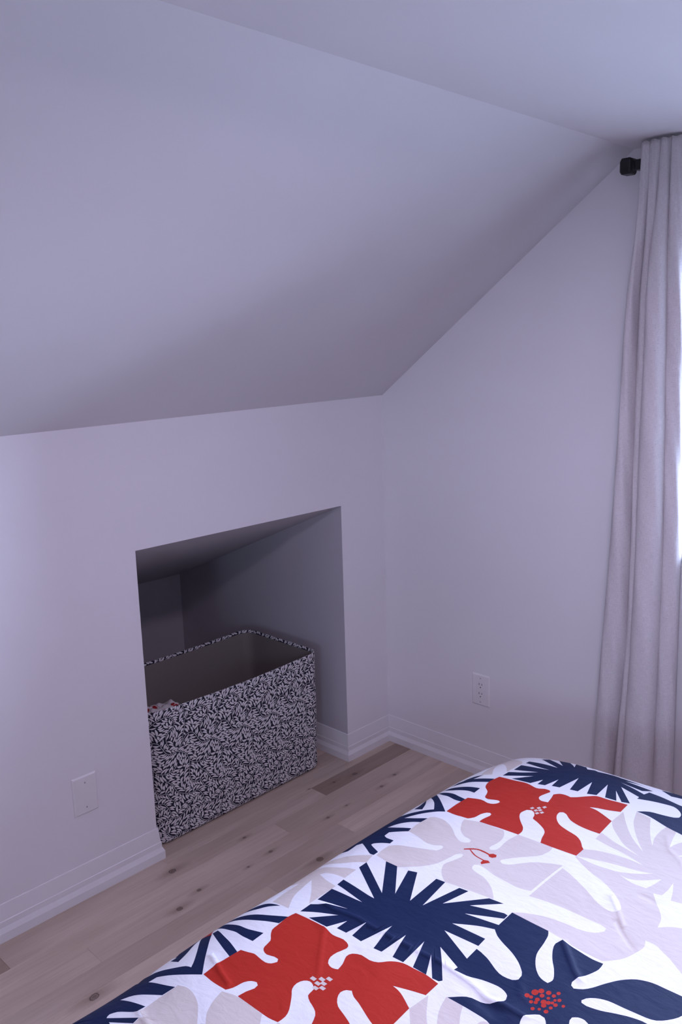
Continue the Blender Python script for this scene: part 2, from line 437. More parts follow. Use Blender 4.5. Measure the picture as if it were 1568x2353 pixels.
for zc in (PHT/2+.0195, PHT/2-.0175):
    for (dx, hh) in ((-.0063, .0085), (.0063, .0068)):
        bm = bmesh.new(); box(bm, cx+dx-.0011, cx+dx+.0011, -.00655, -.0060, zc+.004-hh/2, zc+.004+hh/2); bmobj('slot', bm, M['dark'], rec)
    bm = bmesh.new(); cyl(bm, (cx, -.0063, zc-.0085), .0024, .0006, 'y', 16); bmobj('slot', bm, M['dark'], rec)
screw(out, cx, PHT-.0145, -.0058); screw(out, cx, .0145, -.0058)
pl = tag(empty('blank_wall_plate', (0, -1.4421, 0.2707)), 'blank white cover plate on the knee wall left of the niche', 'wall plate')
pl.rotation_euler = (0, 0, PI/2)
bmobj('cover_plate', bevel_plate(PWD, PHT), M['plastic'], pl, bevel=0.0006)
screw(pl, cx, PHT-.022, -.0058); screw(pl, cx, .022, -.0058)

# ------------------------------------------------------------------ print data (0.1 mm, on the cloth)
STEMS = '''2617,4195 2620,4176 2624,4149 2626,4115 2624,4076 2613,4030 2597,3976 2580,3919 2563,3864 2546,3810 2528,3755 2513,3701 2502,3652 2501,3609 2507,3569 2512,3532 2506,3495 2486,3458 2457,3422 2423,3388 2390,3355 2357,3322 2324,3290 2287,3261 2246,3238 2196,3221 2141,3207 2085,3200 2033,3200 1987,3208 1942,3224 1901,3247 1861,3276 1825,3315 1792,3363 1761,3414 1729,3466 1697,3521 1666,3580 1634,3636 1599,3679 1559,3709 1516,3729 1472,3742 1431,3748 1393,3747 1356,3739 1320,3725 1284,3705 1246,3673 1205,3633 1170,3593 1145,3566
1179,4893 1192,4858 1212,4806 1232,4749 1248,4696 1259,4649 1269,4603 1275,4558 1276,4512 1269,4461 1256,4408 1242,4360 1233,4326
1237,4200 1253,4221 1275,4251 1302,4285 1332,4317 1365,4348 1401,4380 1441,4411 1484,4440 1532,4470 1584,4499 1639,4525 1694,4545 1752,4560 1812,4570 1872,4574 1929,4567 1983,4550 2037,4522 2085,4488 2126,4450 2160,4408 2187,4360 2207,4311 2216,4267 2215,4229 2205,4195 2186,4163 2162,4132 2129,4101 2087,4072 2044,4045 2006,4020 1973,4000 1943,3985 1917,3968 1897,3943 1882,3908 1873,3866 1869,3820 1869,3774 1875,3725 1886,3673 1899,3623 1914,3578 1930,3539 1949,3503 1966,3473 1978,3452
2246,3238 2277,3226 2322,3208 2373,3186 2421,3161 2467,3133 2514,3103 2558,3069 2594,3032 2621,2990 2641,2944 2657,2899 2674,2858 2690,2824 2705,2795 2721,2768 2743,2740 2769,2711 2799,2681 2834,2654 2874,2630 2923,2611 2978,2595 3035,2581 3089,2571 3138,2562 3186,2555 3232,2552 3277,2554 3319,2559 3359,2570 3399,2583 3439,2600 3484,2624 3533,2653 3576,2681 3606,2700
2713,2751 2713,2711 2714,2653 2714,2589 2712,2527 2705,2470 2694,2413 2685,2356 2681,2301 2683,2248 2690,2197 2700,2148 2713,2103 2729,2060 2747,2020 2769,1983 2795,1950 2827,1923 2864,1899 2904,1880 2946,1864 2992,1859 3042,1863 3091,1862 3133,1844 3164,1803 3188,1745 3212,1682 3245,1625 3296,1570 3358,1515 3416,1466 3457,1432
1704,2367 1741,2334 1793,2287 1849,2234 1898,2187 1936,2148 1970,2113 2002,2075 2036,2027 2076,1959 2118,1877 2159,1799 2196,1739 2225,1706 2248,1691 2274,1682 2313,1665 2371,1636 2442,1601 2516,1568 2580,1543 2632,1527 2677,1517 2720,1511 2764,1508 2812,1513 2861,1524 2909,1531 2954,1526 2994,1504 3033,1471 3068,1430 3102,1385 3134,1332 3166,1271 3193,1208 3213,1150 3226,1095 3234,1041 3235,992 3232,952 3219,922 3198,899 3177,883 3162,872
2842,1275 2812,1249 2769,1211 2721,1169 2675,1129 2634,1091 2594,1053 2553,1017 2510,983 2463,952 2415,924 2365,898 2317,877 2273,860 2230,846 2185,838 2130,837 2062,847 1985,866 1906,886 1832,898 1768,901 1707,900 1649,893 1592,883 1535,871 1479,854 1426,833 1379,805 1339,769 1303,726 1272,678 1248,626 1231,570 1220,508 1215,443 1215,378 1219,313 1229,247 1245,181 1268,116 1304,48 1351,-23 1396,-85 1427,-129
2605,131 2590,139 2569,150 2543,162 2514,172 2482,180 2445,188 2405,194 2361,199 2310,201 2255,202 2198,202 2145,200 2097,196 2051,188 2006,184 1961,189 1915,206 1869,232 1825,262 1787,293 1756,325 1729,359 1708,394 1692,429 1685,466 1684,505 1686,539 1688,564'''
LEAVES = '''1283,4131,-50,310,67,-51 387,3404,312,310,60,-60 29,3729,-212,310,55,-60 1135,3704,-286,310,60,50 1124,3633,-259,310,62,69 968,3318,-338,310,59,68 669,3218,214,310,61,69 1177,4848,-221,310,55,68 482,4590,106,310,63,-63 712,4041,-158,310,63,-68 541,3688,-36,310,57,-58 1268,2930,-217,310,58,59 553,2536,-97,310,58,57 622,2547,-75,310,54,67 11,2550,-61,310,59,-58 559,1614,18,310,55,-60 1337,2645,-255,310,63,68 1323,2451,-275,310,62,67 600,2149,19,310,61,-62 785,1863,-9,310,53,-54
851,1749,-1,310,59,-65 337,1470,15,310,61,-57 521,1110,-33,310,56,-66 1035,1605,-145,310,59,55 1028,890,-166,310,57,-60 766,819,-212,310,54,-53 565,863,389,310,55,-58 64,811,-160,310,57,-59 5,-12,-11,310,81,-53 30,1218,-342,310,58,51 1236,1080,-339,310,57,68 195,893,-392,310,61,60 1055,175,398,310,58,-64 855,184,-213,310,60,-53 404,291,335,310,60,-69 677,204,-398,310,54,65 1278,4061,-79,300,69,-58 1247,4086,-277,300,76,65 216,4515,151,300,62,-70 347,4567,125,300,61,-65
875,4264,-35,300,60,-65 822,4129,-123,300,59,-58 398,4543,-75,300,58,62 502,3904,-296,300,82,62 247,2616,72,300,63,-56 798,2665,154,300,55,-59 981,3180,-141,300,59,52 283,2571,-123,300,56,53 1356,2158,-37,300,54,-70 1304,2321,-265,300,83,67 1352,2054,-222,300,54,53 67,1933,-176,300,80,67 450,1301,-10,300,55,-51 605,2092,-187,300,63,70 137,1505,-78,300,63,50 1245,549,-75,300,54,-63 1085,961,-356,300,59,59 1271,709,-313,300,60,57 1197,445,-265,300,53,64 885,220,213,300,60,57
327,3578,105,290,61,59 1278,4646,-33,312,61,-51 1258,4533,-255,312,83,59 773,4081,-140,312,58,-57 702,4483,-161,290,64,67 652,4045,-356,290,53,64 954,3230,62,290,54,-54 1135,3136,42,290,55,-57 415,2544,-117,290,61,52 358,1880,98,312,61,-52 657,1522,27,290,63,-61 82,1529,109,290,65,-70 1353,1494,-113,290,54,67 245,868,-197,290,62,-58 398,920,209,290,57,66 721,175,-198,290,59,-61 516,3243,349,280,60,-63 1175,3835,-287,280,62,65 549,4587,89,280,55,-58 740,4499,39,280,61,-51
506,2243,25,280,55,-60 1131,1599,58,280,63,-55 283,1519,51,280,56,-69 1156,1549,-142,280,60,58 695,830,399,280,78,-68 1217,585,-287,280,58,64 306,470,278,280,57,-57 646,3187,396,270,61,-69 1219,4838,-21,292,63,-60 1220,4728,-228,270,58,59 1316,4274,-10,270,55,52 1239,3052,22,270,60,-56 564,2571,103,270,63,-51 1313,2186,-244,270,57,66 712,1927,-210,270,55,61 1248,1043,-139,270,54,-58 1271,161,-23,270,61,-67 368,395,112,270,83,52 318,3519,309,260,59,-55 1130,3566,-242,260,60,67
620,4569,68,260,57,-67 99,4403,-34,260,54,69 1280,2993,0,260,74,-62 1330,2865,-18,260,56,-51 372,2588,80,260,62,-64 753,2598,-52,260,62,64 383,1838,-139,260,57,61 784,3190,-190,250,63,-52 792,4446,10,250,62,-62 861,4189,-88,250,62,-65 580,3560,-18,250,57,-66 686,2044,5,250,55,-54 414,2280,-174,250,54,68 900,837,-183,250,54,-64 1234,351,-50,250,75,-53 658,876,190,250,63,54 327,915,-391,272,69,62 517,207,363,250,62,-64 324,404,299,250,56,-62 578,3207,380,240,60,-68
190,3733,170,240,63,53 535,3968,-326,240,57,51 518,3634,-231,240,60,65 1353,2415,-75,240,59,-68 464,3291,332,230,56,-69 253,3634,325,230,62,-52 1357,4365,176,230,53,-65 598,3972,-167,230,57,-66 1098,3118,-154,230,64,60 874,2671,-43,230,82,60 415,1291,-210,230,54,52 1141,956,-156,230,59,-59 1197,374,-257,230,58,67 1242,3933,-64,220,84,-61 1219,4340,-284,220,63,59 169,1907,55,220,63,-57 702,1438,-170,220,59,69 722,1983,-17,220,73,-50 217,1546,100,220,82,-66 479,1238,-16,220,54,-66
361,341,323,220,62,-60 806,4164,-309,210,61,70 79,2707,23,210,61,-61 1257,1550,70,210,60,-68 971,903,-373,210,58,60 1258,97,-209,210,61,67 652,166,-216,232,61,-64 123,1892,-157,200,57,55 309,544,263,200,75,-70 211,4471,-49,190,62,68 380,1417,6,190,61,-60 373,883,-199,212,71,-55 830,4390,-6,180,62,-52 1015,3204,59,180,55,-56 256,1843,-111,180,60,62 915,1663,-135,180,56,66 84,1218,-142,180,63,-61 815,219,-412,180,56,70 1319,2808,-239,212,79,66 1339,2287,-52,170,55,-65
470,1786,-18,170,82,-67 1338,1172,-342,170,54,69 129,875,-386,170,63,67 718,3181,-201,160,58,-54 295,3635,110,160,54,52 279,4545,145,160,55,-54 39,2036,-14,160,59,-59 1217,1525,-138,160,57,57 466,1174,-235,160,67,54 1189,1037,-341,160,53,65 1214,3962,-273,170,84,66 48,4408,166,150,51,-52 853,2700,157,150,52,-51 773,1809,-209,150,57,69 834,822,-196,150,56,-52 1327,727,-151,172,80,-69 783,855,-412,150,69,61 1178,145,371,150,58,-59 527,4554,-99,140,66,59 596,4010,-360,140,52,63
539,3567,-226,140,49,61 1202,3040,-178,140,61,54 150,2612,-153,140,54,65 710,1478,6,140,63,-53 1337,2581,-245,140,64,57 184,1860,-133,140,57,68 495,1050,-244,140,56,65 499,876,397,140,51,-57 1236,482,-77,140,62,-69 1202,305,-250,140,55,58 1154,3474,-95,130,83,-56 798,3229,-390,130,52,53 1241,4776,-23,130,49,-50 683,4538,52,130,46,-54 790,4392,-190,130,48,66 688,2568,-66,130,52,57 428,1857,61,130,45,-67 24,1990,-215,130,73,52 462,2236,-175,130,47,59 645,2041,-171,130,70,58
66,1493,-103,130,78,63 1197,997,-141,130,48,-55 988,182,397,130,61,-67 1203,3805,-87,120,51,-56 917,3276,-336,120,58,65 1237,4664,-221,142,52,52 1077,3173,52,120,50,-56 1330,2119,-241,120,73,52 182,854,-204,120,55,-56 62,850,-376,120,47,60 1240,650,-312,120,69,64 1203,516,-275,120,48,59 458,246,353,120,51,-54 850,3207,-179,110,47,-64 1306,4315,183,110,46,-65 859,4329,-19,110,48,-64 569,3503,-197,110,73,64 1189,3097,46,110,64,-61 1358,2808,-11,110,42,-53 686,2605,140,110,49,-67
91,2649,-167,110,56,60 484,2537,-119,110,63,56 646,2098,25,132,60,-59 531,970,-66,110,58,-50 1285,1506,-122,110,49,52 1290,37,-197,110,51,61 579,178,378,110,44,-57 747,214,-404,110,42,52 195,3987,152,274,82,53 152,4942,2,230,82,-60 433,2885,100,230,62,-64 494,4885,99,318,82,-63 819,3036,-185,252,77,-52 1001,1459,-155,245,82,55 171,3292,324,230,62,-60 899,2934,155,230,70,-51 123,2893,-53,252,76,-53 994,2917,-145,296,73,60 917,1323,-179,274,62,69 798,403,-414,230,81,70
525,4811,101,230,62,-58 278,4182,-31,230,62,69 1030,4876,-237,230,77,68 35,3552,-204,230,62,-60 375,9,376,318,82,-64 639,443,-410,230,82,65 457,4329,-97,252,70,62 839,3799,-167,230,62,-68 1066,2069,-209,230,62,52 610,2909,389,230,62,-69 992,4968,-240,252,74,68 1090,2223,-233,252,78,66 56,237,-13,230,74,-67 788,2378,-88,230,70,57 228,2539,-139,274,78,53 402,3056,368,230,62,-63 719,4860,80,318,82,-67 282,2308,-197,289,74,68 377,3142,330,252,62,-63 367,48,331,230,62,-54
906,687,-182,230,70,-64 1233,4948,-33,245,74,-60 1169,1941,-197,252,62,53 796,1251,-188,274,82,69 174,4664,152,230,77,-70 349,4951,137,318,82,-65 640,2745,141,245,78,-67 28,519,-109,252,77,-63 1011,36,383,318,82,-64 1132,2392,-284,230,82,67 1094,11,364,318,82,-59 345,4718,101,230,78,-65 474,4973,130,318,82,-63 908,3950,-140,250,82,-57 840,3394,-330,245,82,65 236,4248,-27,230,62,69 1160,1159,-334,230,66,68 1044,555,-264,180,62,59 1089,2507,-268,180,84,67 671,338,-378,239,82,65
1201,2149,-245,180,62,66 1090,4104,-249,180,74,65 1077,4816,-224,180,66,68 225,3330,267,224,84,-60 25,4940,-44,180,82,-60 399,4019,-320,180,77,51 1187,5015,-225,225,82,68 775,1420,-146,195,82,69 1147,2885,-204,202,78,59 395,4995,115,312,82,-63 956,3574,-231,202,70,67 16,4170,-56,202,66,-51 553,4,384,312,82,-57 1327,1387,-113,180,62,67 853,4901,-212,180,78,68 232,138,320,180,82,-69 252,1309,-217,268,77,52 591,4383,-165,180,78,67 348,2188,-199,195,82,68 254,4752,113,180,62,-65
645,3010,398,195,66,-69 283,3062,309,180,69,-69 332,2782,77,180,62,-56 951,284,203,215,82,57 1348,3575,-231,180,66,-60 343,1261,-230,180,62,52 1149,1712,35,224,70,-55 65,3201,8,180,62,-56 1196,3295,59,184,54,-57 837,4603,51,140,78,-51 490,124,380,140,54,-64 32,4699,-46,140,77,-51 723,3805,-158,140,69,-66 936,4491,23,160,54,-52 1098,1961,-206,155,58,53 112,2355,-95,182,62,-68 814,2203,-4,162,70,-59 858,1464,32,140,69,-53 414,1,368,294,78,-64 830,2089,-5,140,73,-54
346,578,220,162,69,-70 1270,3234,17,140,54,-61 276,4993,130,294,78,-65 1342,3121,34,162,62,-56 1167,33,-194,294,78,67 249,3848,165,140,82,53 782,15,-196,140,54,-61 1154,4200,-63,140,54,-51 129,1387,-57,140,65,50 952,2884,160,140,62,-51 240,81,25,140,62,-53 260,4294,2,149,66,68 1312,1897,-170,127,64,52 558,2415,-92,164,61,57 1228,4259,-299,105,76,59 309,2895,54,105,81,-56 920,3673,-250,120,57,69 371,4411,-40,169,81,62 1097,2627,-24,105,77,60 155,3499,287,125,49,-55
651,4975,83,237,77,-58 827,3871,-178,105,45,-68 68,3396,328,105,45,-55 798,4705,20,105,64,-54 701,648,401,127,53,-68 953,4599,8,105,76,-62 763,655,-187,105,60,-53 753,1676,-1,127,71,-65 1055,428,-278,105,69,64 188,2933,-10,105,68,-53 507,5000,92,127,53,-63 876,1396,-189,105,53,69 837,2485,-28,127,53,64 483,1533,32,105,45,-60 1311,1,-174,235,77,61 723,4210,-333,105,57,70 1233,2001,-215,105,56,53 900,1055,-376,105,53,60 914,1444,-151,105,45,55 393,4880,98,120,81,-63
348,209,350,105,45,-69 1025,2946,-126,105,52,60 1076,4970,-222,105,45,68 575,4806,54,149,68,-58 834,2390,-42,127,53,64 319,1331,-235,105,45,52 424,712,-213,120,65,-55 279,3256,312,105,80,-60'''
